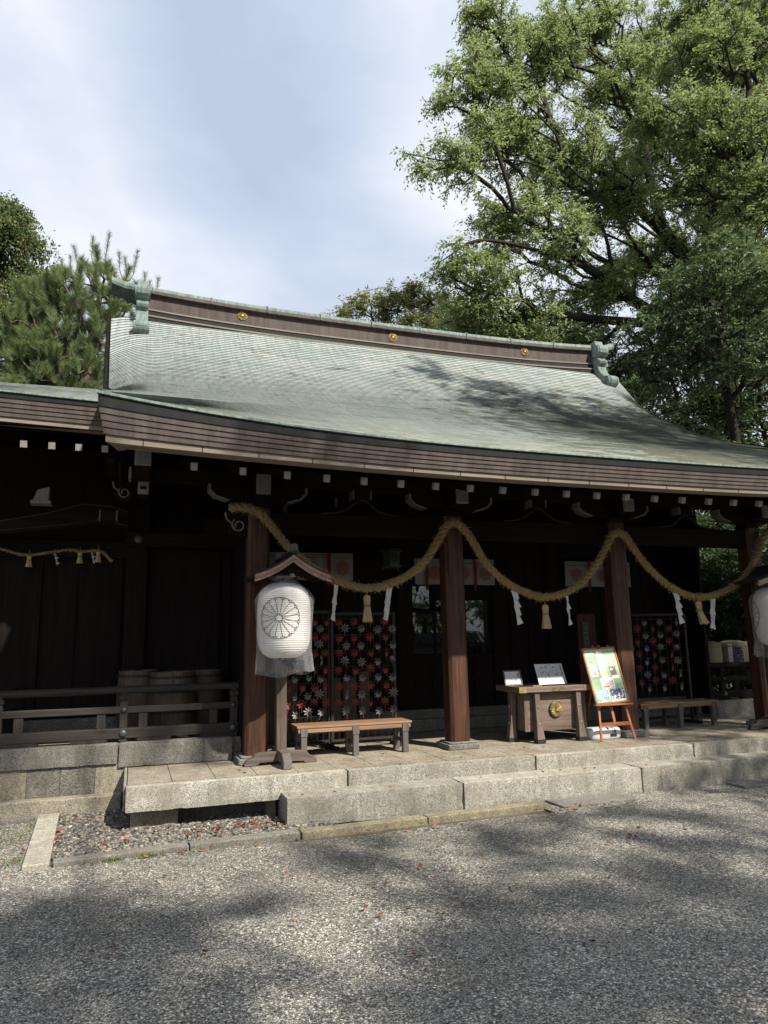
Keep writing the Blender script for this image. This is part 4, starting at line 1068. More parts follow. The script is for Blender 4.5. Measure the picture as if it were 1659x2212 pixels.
def rope(name, pts, rad, label, twist, frays, seg=8, parent=None):
    C = catmull(pts, seg); L = np.concatenate([[0], np.cumsum(np.linalg.norm(np.diff(C, axis=0), axis=1))])
    T = np.gradient(C, axis=0); T /= np.linalg.norm(T, axis=1)[:, None]
    U = np.cross(T, (0, 1, 0)); U /= np.linalg.norm(U, axis=1)[:, None]; W = np.cross(T, U)
    t = thing(name, label, 'straw rope', tuple(C[len(C)//2]))
    for k in range(3):
        a = L*twist+2*math.pi*k/3
        P = C+U*(rad*.52*np.cos(a))[:, None]+W*(rad*.52*np.sin(a))[:, None]
        b = MB(); b.tube(P, rad*.60*(1+.07*np.sin(L*37+k*2)+.04*np.sin(L*91)), 9); b.build('strand', M['straw'], t, smooth=True)
    V = []; F = []
    for _ in range(frays):
        i = random.randrange(1, len(C)-1); a = random.random()*6.28
        o = math.cos(a)*U[i]+math.sin(a)*W[i]; p = C[i]+o*rad*.9
        d = o*random.uniform(.15, 1.0)+T[i]*random.choice((-1, 1))*random.uniform(.4, 1.2)+np.array([0, 0, random.uniform(-.4, .3)]); d /= np.linalg.norm(d)
        l = random.uniform(.25, 1.0)*rad*1.25; s = np.cross(d, (0, 1, 0)); s = s/(np.linalg.norm(s)+1e-6)*.0022
        b0 = len(V); V += [p-s-o*.01, p+s-o*.01, p+d*l+s*.5+np.array([0, 0, -l*.15]), p+d*l-s*.5+np.array([0, 0, -l*.15])]; F.append((b0, b0+1, b0+2, b0+3))
    bulk('loose_straw', np.array(V), np.array(F), M['tassel'], t)
    return C
rope('straw_rope', ROPE, .057, 'thick twisted straw rope draped in three swags across the hall pillars', 21, 3600)
SMALL = [(-4.6, 1.86, 2.95), (-4.1, 1.86, 3.02), (-3.62, 1.86, 3.04), (-3.3, 1.86, 2.96), (-3.12, 1.86, 2.945), (-2.9, 1.86, 2.985), (-2.6, 1.86, 3.035), (-2.42, 1.86, 3.01), (-2.25, 1.86, 3.03), (-2.12, 1.86, 3.01), (-2.03, 1.84, 2.92), (-1.97, 1.82, 2.86)]
rope('thin_straw_rope', SMALL, .022, 'thin straw rope with small tufts strung along the dark left wing wall', 62, 500, 6)
def tassel(x, y, z, label, h=.36, lean=0.0, s=1.0, grp='straw tassels hanging from the thick rope', cat='tassel'):
    t = thing('straw_tassel', label, cat, (x, y, z), 0, grp)
    b = MB(); prof_ = [(.012, 0), (.042, -.015), (.052, -.05), (.047, -.10), (.040, -.14), (.042, -.16), (.052, -.22), (.064, -.30), (.072, -.355), (.060, -.358), (.01, -.34)]
    k = h/.36; n = 26; vs = []
    for i, (r, dz) in enumerate(prof_):
        for j in range(n):
            a = 2*math.pi*j/n; rr = r*s*(1+.10*math.sin(j*5.0+i*.2)*(1 if i > 3 else .6)); jit = (random.uniform(-.014, .014) if i in (8, 9) else 0)
            vs.append((rr*math.cos(a)+lean*dz*dz*3, rr*math.sin(a), dz*k+jit*k))
    b.add(vs, [(i*n+j, i*n+(j+1) % n, (i+1)*n+(j+1) % n, (i+1)*n+j) for i in range(len(prof_)-1) for j in range(n)])
    b.build('straw_bundle', M['tassel'], t, local=True)
    b = MB(); b.lathe([(.043*s, -.137*k), (.050*s, -.142*k), (.050*s, -.162*k), (.044*s, -.166*k)], 18, cap=False); b.build('binding', M['straw'], t, local=True)
    b = MB(); b.tube([(0, 0, -.01), (.003, 0, .03), (0, 0, .085)], .007*s, 6); b.build('cord', M['straw'], t, local=True)
    return t
tassel(1.54, -.1, 2.235, 'pale straw tassel under the left swag, above the wide pinwheel rack', .385)
tassel(4.46, -.1, 2.095, 'pale straw tassel under the middle swag, above the offertory box', .375, .02)
tassel(7.43, -.1, 2.145, 'pale straw tassel leaning outward under the right swag', .385, .28)
for x, z, l in ((-3.12, 2.93, 'lowest'), (-2.41, 3.0, 'middle'), (-2.0, 0, '')):
    pass
for x, z, l in ((-3.14, 2.935, 'leftmost straw tuft tied on the thin rope on the left wing wall'), (-2.44, 3.0, 'middle straw tuft of the three on the thin rope'), (-1.96+.0-.12-.1, 3.02, 'straw tuft of the thin rope nearest the wing pillar')):
    tassel(x, 1.83, z, l, .17, 0, .62, 'straw tufts on the thin rope', 'straw tuft')
def shide(x, y, z, label, h=.50, w=.085, flip=1, tw=0.0, mat='shide_paper', grp='white zigzag paper streamers on the thick rope'):
    b = MB(); k = h/.5
    # folded zigzag: each sheet offset sideways and tilted
    segs = [(0.0, -.155, 0.0, .012), (-.13, -.27, .035, .035), (-.245, -.385, .06, .058), (-.36, -.50, .085, .070)]
    vs = []; fs = []
    for i, (za, zb, o0, o1) in enumerate(segs):
        dx = flip*o0*.55; yo = .012*((-1)**i); base = len(vs); ww = w*(1-.06*i)
        sk = flip*.035
        vs += [(dx-ww/2, yo, za*k+(.02 if i else 0)), (dx+ww/2, -yo+.01, za*k), (dx+ww/2+sk, yo-.012, zb*k+.03*flip), (dx-ww/2+sk, -yo, zb*k)]
        fs.append((base, base+1, base+2, base+3))
    c, s_ = math.cos(tw), math.sin(tw)
    b.add([(p[0]*c-p[1]*s_, p[0]*s_+p[1]*c, p[2]) for p in vs], fs)
    t = thing('paper_streamer', label, 'paper streamer', (x, y, z), 0, grp)
    o = b.build('folded_paper', M[mat], t, local=True); md = o.modifiers.new('thick', 'SOLIDIFY'); md.thickness = .002
    b = MB(); b.tube([(0, 0, -.02), (0, 0, .07)], .003, 5); b.build('cord', M['straw'], t, local=True)
shide(1.09, -.1, 2.385, 'white paper streamer left of the tassel on the left swag', .50, .07, -1, .5)
shide(1.90, -.1, 2.375, 'white paper streamer right of the tassel on the left swag', .49, .075, -1, -.3)
shide(3.93, -.1, 2.315, 'white paper streamer left of the tassel on the middle swag', .54, .10, 1, .1)
shide(4.86, -.1, 2.275, 'white paper streamer right of the tassel on the middle swag', .52, .09, 1, .6)
shide(6.98, -.1, 2.305, 'white paper streamer left of the tassel on the right swag', .55, .105, 1, 0)
shide(7.76, -.1, 2.21, 'white paper streamer right of the tassel on the right swag', .52, .11, -1, .1)
shide(-2.80, 1.84, 2.975, 'tiny paper streamer on the thin rope left of its middle tuft', .17, .03, 1, .9, 'shide_paper', 'tiny streamers on the thin rope')
shide(-2.28, 1.84, 3.005, 'tiny paper streamer on the thin rope right of its middle tuft', .17, .03, 1, .9, 'shide_paper', 'tiny streamers on the thin rope')
#PART3
# ------------------------------------------------------------------ standing lanterns
def lantern_stand(label, loc, rz):
    t = thing('lantern_stand', label, 'lantern stand', loc, rz, 'roofed lantern stands')
    b = MB(); b.box(-.068, .068, -.055, .075, .12, 2.42); b.build('pole', M['pole'], t, local=True, bevel=.008)
    def foot(L, plane):
        poly = [(-L, 0), (-L+.16, 0), (-L+.20, .035), (-.16, .04), (.16, .04), (L-.20, .035), (L-.16, 0), (L, 0), (L+.005, .03), (L-.03, .075), (L-.10, .10), (L-.13, .14), (L-.18, .16), (-.0, .17), (-L+.18, .16), (-L+.13, .14), (-L+.10, .10), (-L+.03, .075), (-L-.005, .03)]
        b = MB(); b.prism(poly, plane, -.05, .05); return b
    foot(.48, 'xz').build('foot', M['grey_x'], t, local=True, bevel=.006)
    b = MB(); poly = [(-.48, 0), (-.34, 0), (-.31, .05), (-.052, .06), (-.052, .19), (-.36, .18), (-.47, .10)]
    b.prism(poly, 'yz', -.055, .055); b.build('foot', M['grey_z'], t, local=True, bevel=.006)
    b = MB(); poly = [(.052, .06), (.30, .05), (.34, 0), (.46, 0), (.45, .10), (.34, .18), (.052, .19)]
    b.prism(poly, 'yz', -.055, .055); b.build('foot', M['grey_z'], t, local=True, bevel=.006)
    # little gabled roof, ridge running front to back, sagging slopes
    def slope(s, dz, thick, xo, y0, y1):
        xs = np.linspace(0, .49, 10); top = [(s*x, 2.70-.80*x+.57*x*x+dz) for x in xs]
        bot = [(x, z-thick) for x, z in reversed(top)]; b = MB(); b.prism(top+bot, 'xz', y0, y1); return b
    for s in (-1, 1):
        r = slope(s, 0, .016, 0, -.80, .22).build('roof_boards', M['rail_z'], t, local=True)
        for k in range(6):
            y = -.74+k*.18; slope(s, .014, .014, 0, y-.012, y+.012).build('roof_batten', M['rail_x'], r)
        slope(s, -.017, .040, 0, -.815, -.775).build('gable_board', M['roofboard'], r)
        slope(s, -.058, .045, 0, -.79, -.755).build('gable_board', M['roofboard'], r)
        b = MB(); b.box(s*.47-.03, s*.47+.03, -.80, .22, 2.418, 2.434); b.build('eave_batten', M['rail_x'], r)
    b = MB(); b.box(-.045, .045, -.84, .26, 2.70, 2.735); b.build('ridge_board', M['rail_z'], t, local=True)
    for y in (-.83, .20):
        b = MB(); b.prism([(-.05, 2.735), (.05, 2.735), (.05, 2.81), (.0, 2.835), (-.05, 2.81)], 'xz', y, y+.06); b.build('ridge_block', M['grey_z'], t, local=True, bevel=.004)
    b = MB(); xs = np.linspace(-.36, .36, 25); poly = [(x, 2.43-.012*math.cos(x*26)) for x in xs]+[(.36, 2.455), (0, 2.63), (-.36, 2.455)]
    b.prism(poly, 'xz', -.70, -.67); b.build('gable_panel', M['dark_x'], t, local=True)
    b = MB(); b.prism([(-.045, 2.405), (.045, 2.405), (.02, 2.45), (-.02, 2.45)], 'xz', -.72, -.70); b.build('gable_pendant', M['tip_wood'], t, local=True)
    b = MB(); b.box(-.03, .03, -.62, .06, 2.44, 2.48); b.build('hanger_arm', M['rail_x'], t, local=True)
    return t
def lantern(label, clabel, loc, faz, seed):
    rnd = np.random.default_rng(seed)
    t = thing('paper_lantern', label, 'paper lantern', loc, 0, 'white paper lanterns with a crest')
    H = .98
    def rad(z):        # z 0..H
        u = abs(z/H-.5)*2
        return .345*(max(0, 1-u**4.2))**.42*.86+.05+.0*z if u < .995 else .06
    N = 34; prof_ = []
    for i in range(N*4+1):
        z = .012+(H-.024)*i/(N*4); prof_.append((rad(z)+.0042*math.cos(2*math.pi*i/4), z))
    b = MB(); b.lathe(prof_, 48, cap=False); b.build('lantern_body', M['lpaper'], t, local=True, smooth=True)
    b = MB(); b.lathe([(.165, -.012), (.165, .03), (.13, .03), (.13, -.012)], 32, cap=False); b.build('rim', M['black_plastic'], t, local=True)
    b = MB(); b.lathe([(.14, H-.03), (.15, H-.03), (.15, H+.02), (.14, H+.02)], 32, cap=False); b.tube([(0, 0, H), (0, 0, H+.14)], .008, 6); b.build('rim', M['black_plastic'], t, local=True)
    # crest drawn on the paper: sixteen petals with a second row of tips behind
    b = MB(); zc = .515; RC = .265
    def put(px, pz):
        z = zc+pz; r = rad(z)+.0065; a = faz+px/ .335; return (r*math.sin(a), -r*math.cos(a), z)
    def line(pts, w):
        P = [put(*p) for p in pts]; b.tube(P, w, 5)
    line([(.042*math.cos(a), .042*math.sin(a)) for a in np.linspace(0, 2*math.pi, 25)], .0034)
    for k in range(16):
        a0 = 2*math.pi*(k+.5)/16; a1 = 2*math.pi*(k+1.5)/16; am = (a0+a1)/2
        line([(r*math.cos(a0), r*math.sin(a0)) for r in np.linspace(.045, RC*.86, 8)], .0030)
        hw = RC*.86*math.sin(math.pi/16)
        arc = []
        for s in np.linspace(-1, 1, 11):
            rr = RC*.86*math.cos(math.pi/16)+ .036*math.sqrt(max(0, 1-s*s)); off = hw*s
            arc.append((rr*math.cos(am)-off*math.sin(am), rr*math.sin(am)+off*math.cos(am)))
        line(arc, .0030)
        tip = []
        for s in np.linspace(-1, 1, 7):
            rr = RC*.885+.030*math.sqrt(max(0, 1-s*s)); off = .026*s
            tip.append((rr*math.cos(a0)-off*math.sin(a0), rr*math.sin(a0)+off*math.cos(a0)))
        line(tip, .0027)
    b.build('printed_crest', M['crestink'], t, local=True)
    # rain cover
    c = thing('plastic_cover', clabel, 'plastic cover', loc, 0, 'clear rain covers over the lanterns')
    b = MB(); n = 72; rows = 34; ph = rnd.random(6)*6.28; vs = []
    for j in range(rows):
        u = j/(rows-1); z = H+.09-u*(H+.27)
        base = np.interp(u, [0, .05, .16, .24, .5, .78, .9, 1], [.10, .16, .32, .385, .362, .352, .365, .372])
        for i in range(n):
            a = 2*math.pi*i/n
            am = np.interp(u, [0, .2, .3, .6, .8, 1], [.10, .075, .030, .018, .05, .085])
            f = math.sin(3*a+ph[0]+u*1.2)*.5+math.sin(7*a+ph[1]+u*2.5)*.32+math.sin(13*a+ph[2]-u*4)*.22+.25*math.sin(23*a+ph[3]+5*u)*(1 if u < .3 or u > .8 else .4)
            fold = abs(math.sin(2*a+ph[4]))**6*.05*(u > .12)
            r = max(base*(1+am*f*1.0)+fold, (rad(min(H-.02, max(.02, z)))+.012) if 0 < z < H else 0)
            zz = z+(.05*math.sin(2*a+ph[5])+.025*math.sin(5*a+ph[1]))*max(0, u-.75)*4*.6
            vs.append((r*math.cos(a), r*math.sin(a), zz))
    b.add(vs, [(j*n+i, j*n+(i+1) % n, (j+1)*n+(i+1) % n, (j+1)*n+i) for j in range(rows-1) for i in range(n)])
    b.build('film', M['film'], c, local=True, smooth=True)
    b = MB(); b.lathe([(.105, H+.065), (.112, H+.075), (.105, H+.088)], 20, cap=False); b.build('tie_band', M['plastic_white'], c, local=True)
lantern_stand('timber lantern stand with gabled roof beside the first pillar, lit by the sun', (.29, -.17, 0), 0)
lantern('sunlit paper lantern with black chrysanthemum crest on the stand by the first pillar', 'clear plastic rain cover over the sunlit lantern by the first pillar', (.235, -.62, 1.37), R(-21), 3)
lantern_stand('timber lantern stand with gabled roof cut by the right edge, in shade', (8.68, -.28, 0), R(-18))
lantern('shaded paper lantern cut by the right edge of the view, crest turned aside', 'clear plastic rain cover over the shaded lantern at the right edge', (8.52, -.66, 1.37), R(-136), 8)

# ------------------------------------------------------------------ benches
def bench(label, x0, x1, y0, y1):
    t = thing('bench', label, 'bench', ((x0+x1)/2, (y0+y1)/2, 0), 0, 'low benches on the platform')
    w, d = (x1-x0)/2, (y1-y0)/2
    for k in range(3):
        ya = -d+2*d*k/3
        b = MB(); b.box(-w, w, ya+.003, ya+2*d/3-.003, .405, .435); b.build('seat_board', M['seat'], t, local=True, bevel=.004)
    b = MB(); b.box(-w+.02, w-.02, -d+.015, -d+.04, .345, .403); b.box(-w+.02, w-.02, d-.04, d-.015, .345, .403); b.box(-w+.02, -w+.045, -d+.041, d-.041, .345, .403); b.box(w-.045, w-.02, -d+.041, d-.041, .345, .403)
    b.build('apron', M['seat'], t, local=True)
    for x in (-w+.10, 0.0, w-.10):
        for y in (-d+.045, d-.045):
            b = MB(); b.box(x-.04, x+.04, y-.04, y+.04, 0.001, .345); g = b.build('leg', M['grey_z'], t, local=True, bevel=.004)
            b = MB(); b.box(x-.048, x+.048, y-.048, y+.048, .29, .40); b.build('leg_cap', M['grey_z'], g, bevel=.003)
        b = MB(); b.box(x-.018, x+.018, -d+.085, d-.085, .13, .18); b.build('stretcher', M['grey_x'], t, local=True)
    return t
bench('sunlit low bench with tan seat in front of the wide pinwheel rack', .56, 2.25, .06, .52)
bench('shaded low bench with tan seat behind the third pillar at the right', 6.62, 8.28, .56, 1.02)

# ------------------------------------------------------------------ pinwheel racks
def rack(label, ax, ay, bx, by, z0, z1, nv, nh):
    L = math.hypot(bx-ax, by-ay); rz = math.atan2(by-ay, bx-ax)
    t = thing('pinwheel_rack', label, 'rack', (ax, ay, 0), rz, 'dark wire racks for pinwheels')
    for x in (0, L):
        b = MB(); b.box(x-.02, x+.02, -.02, .02, .002, z1+.02); b.build('post', M['rail_z'], t, local=True)
    b = MB(); b.box(.021, L-.021, -.015, .015, z1-.02, z1+.02); b.build('top_bar', M['rail_x'], t, local=True)
    b = MB(); b.box(.021, L-.021, -.015, .015, z0-.02, z0+.015); b.build('bottom_bar', M['rail_x'], t, local=True)
    for x in (0, L):
        b = MB(); b.box(x-.025, x+.025, -.22, .22, .001, .05); b.build('foot', M['rail_x'], t, local=True)
    b = MB()
    for x in np.linspace(0, L, nv): b.tube([(x, 0, z0), (x, 0, z1)], .0045, 4)
    for z in np.linspace(z0+.12, z1-.08, nh): b.tube([(0, .008, z), (L, .008, z)], .004, 4)
    b.build('wire_grid', M['wire'], t, local=True)
    return t, np.array([ax, ay]), np.array([math.cos(rz), math.sin(rz)]), rz
def pinwheel(mat, loc, rz, spin, label, grp, s=1.0):
    t = thing('pinwheel', label, 'pinwheel', loc, rz, grp)
    b = MB()
    for k in range(8):
        a = spin+2*math.pi*k/8; c, s_ = math.cos(a), math.sin(a)
        def P(u, v, w): return ((u*c-v*s_)*s, -w*s-.012, (u*s_+v*c)*s)
        p0, p1, p2, p3, p4 = P(.004, 0, .020), P(.046, -.010, .002), P(.092, .012, .002), P(.060, .024, .030), P(.028, .010, .034)
        b.add([p0, p1, p2, p3, p4], [(0, 1, 2), (0, 2, 3), (0, 3, 4)])
    b.build('blades', M[mat], t, local=True)
    b = MB(); b.lathe([(.001, .0), (.006, .002), (.006, .010), (.001, .012)], 8); b.v = [(p[0]*s, -.040*s-p[2]*s, p[1]*s) for p in b.v]; b.build('hub', M['gold'], t, local=True)
    b = MB(); b.tube([(0, -.012, -.01), (0, -.006, -.15)], .003, 4); b.build('stick', M['tip_wood'], t, local=True)
    return t
PIN = {}
def fill(rk, rows, L, where, ordn):
    t, o, d, rz = rk; rnd = random.Random(len(where))
    for ri, (color, z, xs) in enumerate(rows):
        for ci, x in enumerate(xs):
            p = o+d*x; jit = rnd.uniform(-.5, .5) if rnd.random() < .7 else rnd.uniform(-1.1, 1.1)
            name = 'red' if color == 'r' else 'pale pink'
            lab = f'{name} pinwheel, {ordn[ci]} from left in row {NUMW[ri]} of {where}'
            loc = (p[0]+rnd.uniform(-.012, .012)+.02*math.sin(rz), p[1]-.02*math.cos(rz), z+rnd.uniform(-.015, .015)); sp = rnd.random()*6.28
            if color not in PIN:
                w = pinwheel('pin_red' if color == 'r' else 'pin_white', loc, rz+jit, sp, lab, f'{name} pinwheels'); PIN[color] = w
            else:
                w = copy_tree(PIN[color]); w.location = loc; w.rotation_euler = (0, random.uniform(-.4, .4), rz+jit); w['label'] = lab
            s = rnd.uniform(.74, .90); w.scale = (s, s, s)
ORD = ['first', 'second', 'third', 'fourth', 'fifth']; NUMW = ['one', 'two', 'three', 'four', 'five', 'six', 'seven', 'eight', 'nine', 'ten', 'eleven', 'twelve', 'thirteen']
rk = rack('wide dark wire rack of pinwheels behind the sunlit bench', 1.27, .86, 2.28, .86, .12, 2.0, 10, 8)
rows = []
for i in range(6):
    rows.append(('r', 1.885-.245*i, [.10, .35, .60, .85])); rows.append(('w', 1.765-.245*i, [.21, .46, .72, .97]))
fill(rk, rows, 1.01, 'the wide left rack', ORD)
rk = rack('angled wire rack of pinwheels partly hidden behind the sunlit lantern', .43, .56, 1.22, .88, .12, 2.03, 9, 8)
rows = []
for i in range(6):
    rows.append(('r', 1.905-.245*i, [.10, .33, .56, .77])); rows.append(('w', 1.785-.245*i, [.22, .45, .67]))
fill(rk, rows, .8, 'the rack behind the lantern', ORD)
rk = rack('shaded wire rack of pinwheels behind the right hand bench', 6.80, 1.10, 8.15, 1.10, .12, 1.96, 10, 8)
rows = []
for i in range(6):
    rows.append(('w', 1.83-.235*i, [.08, .42, .76, 1.12]))
    if i < 5: rows.append(('r', 1.715-.235*i, [.25, .59, .95]))
fill(rk, rows, 1.35, 'the shaded right rack', ORD)

# ------------------------------------------------------------------ offertory box
def offertory():
    t = thing('offertory_box', 'weathered wooden offertory box with splayed legs and a gilt chrysanthemum crest', 'offertory box', (4.62, .35, 0))
    b = MB(); b.box(4.12, 5.20, .10, .64, .17, .725); body = b.build('body', M['chest_x'], t, bevel=.006)
    b = MB(); b.box(4.113, 4.17, .094, .099, .172, .72); b.build('corner_board', M['chest_z'], body)
    b = MB(); b.box(5.15, 5.207, .094, .099, .172, .72); b.build('corner_board', M['chest_z'], body)
    b = MB(); b.box(4.113, 5.207, .0935, .0985, .165, .19); b.build('bottom_strip', M['chest_x'], body)
    x0, x1, y0, y1 = 3.97, 5.24, -.035, .73
    b = MB(); b.box(x0, x1, y0, y0+.10, .755, .84); b.box(x0, x1, y1-.10, y1, .755, .84); b.box(x0, x0+.10, y0+.101, y1-.101, .755, .84); b.box(x1-.10, x1, y0+.101, y1-.101, .755, .84)
    top = b.build('top_frame', M['chest_x'], t, bevel=.004)
    b = MB()
    for y in np.linspace(y0+.14, y1-.14, 9): b.box(x0+.1, x1-.1, y-.014, y+.014, .78, .825)
    b.build('slat_grille', M['rail_x'], t)
    b = MB(); b.box(4.10, 5.22, .08, .66, .726, .754); b.build('neck', M['chest_x'], t)
    # brass corner fittings and centre fitting
    for xa, xb in ((x0-.003, x0+.12), (x1-.12, x1+.003)):
        b = MB(); b.box(xa, xb, y0-.004, y0-.0005, .753, .842); b.build('brass_corner', M['brass'], top)
    b = MB(); b.box(x0-.004, x0-.0005, y0-.003, y0+.14, .753, .842); b.build('brass_corner', M['brass'], top)
    b = MB(); cx, cz = 4.64, .797
    for s in (-1, 1):
        for r in (.03, .018): b.tube([(cx+s*(.055)+r*math.cos(a), y0-.004, cz+r*math.sin(a)) for a in np.linspace(0, 5.4, 16)], .004, 5)
        b.tube([(cx+s*.02, y0-.004, cz), (cx+s*.09, y0-.004, cz+.02), (cx+s*.13, y0-.004, cz)], .004, 5); b.tube([(cx, y0-.004, cz-.025), (cx+s*.05, y0-.004, cz-.033), (cx+s*.12, y0-.004, cz-.01)], .004, 5)
    b.build('brass_scroll', M['brass'], top)
    def leg(cx, cy, ax):
        b = MB(); rows_ = [(.0, .066, .058), (.06, .060, .054), (.25, .046, .046), (.5, .042, .042), (.69, .045, .045), (.755, .05, .05)]
        vs = []
        for z, wx, wy in rows_:
            out = .05*(1-z/.755)**1.6
            ox, oy = {'f': (0, -out), 'l': (-out, 0), 'r': (out, 0), 'b': (0, out)}[ax]
            vs += [(cx+ox+sx*wx, cy+oy+sy*wy, z+.055) for sx, sy in ((-1, -1), (1, -1), (1, 1), (-1, 1))]
        vs = [(x, y, min(z, .752)) for x, y, z in vs]
        k = len(rows_); b.add(vs, [(i*4+j, i*4+(j+1) % 4, (i+1)*4+(j+1) % 4, (i+1)*4+j) for i in range(k-1) for j in range(4)]+[(0, 1, 2, 3), tuple(4*k-4+j for j in range(4))])
        g = b.build('leg', M['chest_z'], t, bevel=.008)
        out = .05; ox, oy = {'f': (0, -out), 'l': (-out, 0), 'r': (out, 0), 'b': (0, out)}[ax]
        b = MB(); b.box(cx+ox-.07, cx+ox+.07, cy+oy-.062, cy+oy+.062, .0015, .053); b.build('shoe', M['iron'], g)
        b = MB()
        for z in (.28, .53):
            o2 = .05*(1-(z-.055)/.755)**1.6
            q = {'f': ((0, -o2-.050), (1, 0)), 'l': ((-o2-.050, 0), (0, 1)), 'r': ((o2+.050, 0), (0, 1)), 'b': ((0, o2+.05), (1, 0))}[ax]
            cx2, cy2 = cx+q[0][0], cy+q[0][1]; h = .022
            nx, ny = {'f': (0, -.014), 'l': (-.014, 0), 'r': (.014, 0), 'b': (0, .014)}[ax]
            P = [(cx2+q[1][0]*h*math.cos(a), cy2+q[1][1]*h*math.cos(a), z+.030*math.sin(a)) for a in (0, math.pi/2, math.pi, 3*math.pi/2)]
            b.add(P+[(cx2+nx, cy2+ny, z)], [(0, 1, 4), (1, 2, 4), (2, 3, 4), (3, 0, 4)])
        b.build('stud', M['brass'], g)
    leg(4.295, .045, 'f'); leg(5.03, .045, 'f'); leg(4.06, .36, 'l'); leg(5.26, .36, 'r')
    b = MB(); b.lathe([(.122, 0), (.122, .02), (.11, .028)], 32); b.v = [(4.66+p[0], .0995-p[2], .475+p[1]) for p in b.v]; b.build('crest_ground', M['iron'], t)
    crest('gilt_crest', t, Matrix.Translation((4.66, .072, .475)) @ Matrix.Rotation(R(90), 4, 'X'), .112, M['gold'], .028)
offertory()

def tilt_board(x, y, z, w, h, lean, rz=0): # local XZ board -> world, leaning back
    return Matrix.Translation((x, y, z)) @ Matrix.Rotation(rz, 4, 'Z') @ Matrix.Rotation(-lean, 4, 'X')
def strokes(b, T, x0, x1, z0, z1, cols, rows, fill_, th=.0012, wf=.42, y=-.004, rnd=None):
    """columns of tiny brush marks, top to bottom"""
    rnd = rnd or random
    cw = (x1-x0)/cols; rh = (z1-z0)/rows
    for i in range(cols):
        end = rows if rnd.random() < .6 else int(rows*rnd.uniform(.4, .95))
        for j in range(end):
            if rnd.random() > fill_: continue
            cx = x0+cw*(i+.5); cz = z1-rh*(j+.5); s = min(cw*wf, rh*.42)
            for _ in range(3):
                dx, dz = rnd.uniform(-.6, .6)*s, rnd.uniform(-.6, .6)*s; lx, lz = (s*.8, th) if rnd.random() < .55 else (th, s*.8)
                vs = [(cx+dx-lx, y, cz+dz-lz), (cx+dx+lx, y, cz+dz-lz), (cx+dx+lx, y, cz+dz+lz), (cx+dx-lx, y, cz+dz+lz)]
                b.add([tuple(T @ Vector(p)) for p in vs], [(0, 1, 2, 3)])
def papers():
    # small framed notice, left
    T = tilt_board(4.10, .36, .842, 0, 0, R(17))
    t = thing('framed_notice', 'small black framed notice propped on the left end of the offertory box', 'notice', (4.10, .36, .842))
    b = MB(); W, H = .155, .245
    for x0, x1, z0, z1 in ((-W, W, 0, .022), (-W, W, H-.022, H), (-W, -W+.022, .0225, H-.0225), (W-.022, W, .0225, H-.0225)): b.box(x0, x1, -.008, .012, z0, z1, 0, T)
    b.build('frame', M['black_plastic'], t)
    b = MB(); b.box(-W+.02, W-.02, .0, .004, .02, H-.02, 0, T); sh = b.build('sheet', M['paper'], t)
    b = MB(); strokes(b, T, -W+.035, W-.075, .035, H-.04, 11, 22, .9, .0007, .38, -.0012, random.Random(4)); b.build('small_writing', M['ink'], sh)
    text_obj('title', '御祭神', .030, M['ink'], sh, T @ Matrix.Translation((W-.048, -.0015, H-.085)) @ Matrix.Rotation(R(90), 4, 'X'), spacing=1.0, bold=.0006)
    # larger white sheet of worship instructions
    T = tilt_board(4.80, .34, .842, 0, 0, R(24))
    t = thing('instruction_board', 'white instruction sheet with small drawings leaning on the offertory box', 'notice', (4.80, .34, .842))
    W, H = .255, .345
    b = MB(); b.box(-W, W, 0, .006, 0, H, 0, T); sh = b.build('sheet', M['paper'], t)
    b = MB(); rnd = random.Random(9)
    for (cx, cz, f) in ((-.17, .25, 1), (-.085, .255, 1), (.05, .255, 1), (-.075, .13, 1), (.075, .13, 1), (-.165, .17, .6)):
        # little bowing figure: head, back, robe
        for pts, w in (([(cx+.03+.014*math.cos(a), cz+.03+.014*math.sin(a)) for a in np.linspace(0, 6.3, 10)], .0018), ([(cx+.022, cz+.024), (cx-.005, cz+.032), (cx-.03, cz+.015), (cx-.038, cz-.015), (cx-.03, cz-.045), (cx-.005, cz-.05), (cx+.0, cz-.01), (cx+.018, cz+.005)], .0014), ([(cx-.0, cz-.05), (cx+.005, cz-.085), (cx+.022, cz-.09)], .0013)):
            b.tube([tuple(T @ Vector((x, -.001, z))) for x, z in pts], w, 4)
        hd = [tuple(T @ Vector((cx+.033+.012*math.cos(a), -.0012, cz+.036+.008*math.sin(a)))) for a in np.linspace(0, 6.28, 10, endpoint=False)]; b.add(hd, [tuple(range(10))])
    b.tube([tuple(T @ Vector((x, -.001, .315+.012*math.sin((x+.06)*30)))) for x in np.linspace(-.06, .04, 8)], .0022, 4)
    b.build('figure_drawing', M['ink'], sh)
    b = MB(); strokes(b, T, -.05, .0, .03, .22, 2, 16, .9, .0009, .30, -.0012, rnd); strokes(b, T, .10, .155, .03, .25, 2, 18, .9, .0009, .30, -.0012, rnd); strokes(b, T, .165, .20, .03, .15, 1, 9, .9, .0009, .30, -.0012, rnd); strokes(b, T, -.13, -.10, .02, .12, 1, 9, .9, .0009, .4, -.0012, rnd); b.build('small_writing', M['ink'], sh)
    text_obj('title', 'ご参拝の作法', .030, M['ink'], sh, T @ Matrix.Translation((.215, -.0015, .235)) @ Matrix.Rotation(R(90), 4, 'X'), spacing=1.0, bold=.0006)
    b = MB(); b.box(4.22, 4.38, -.02, .05, .841, .858); o = b.build('wooden_tray', M['seat'], bevel=.003); tag(o, 'small flat wooden tray on the front edge of the offertory box', 'tray')
papers()

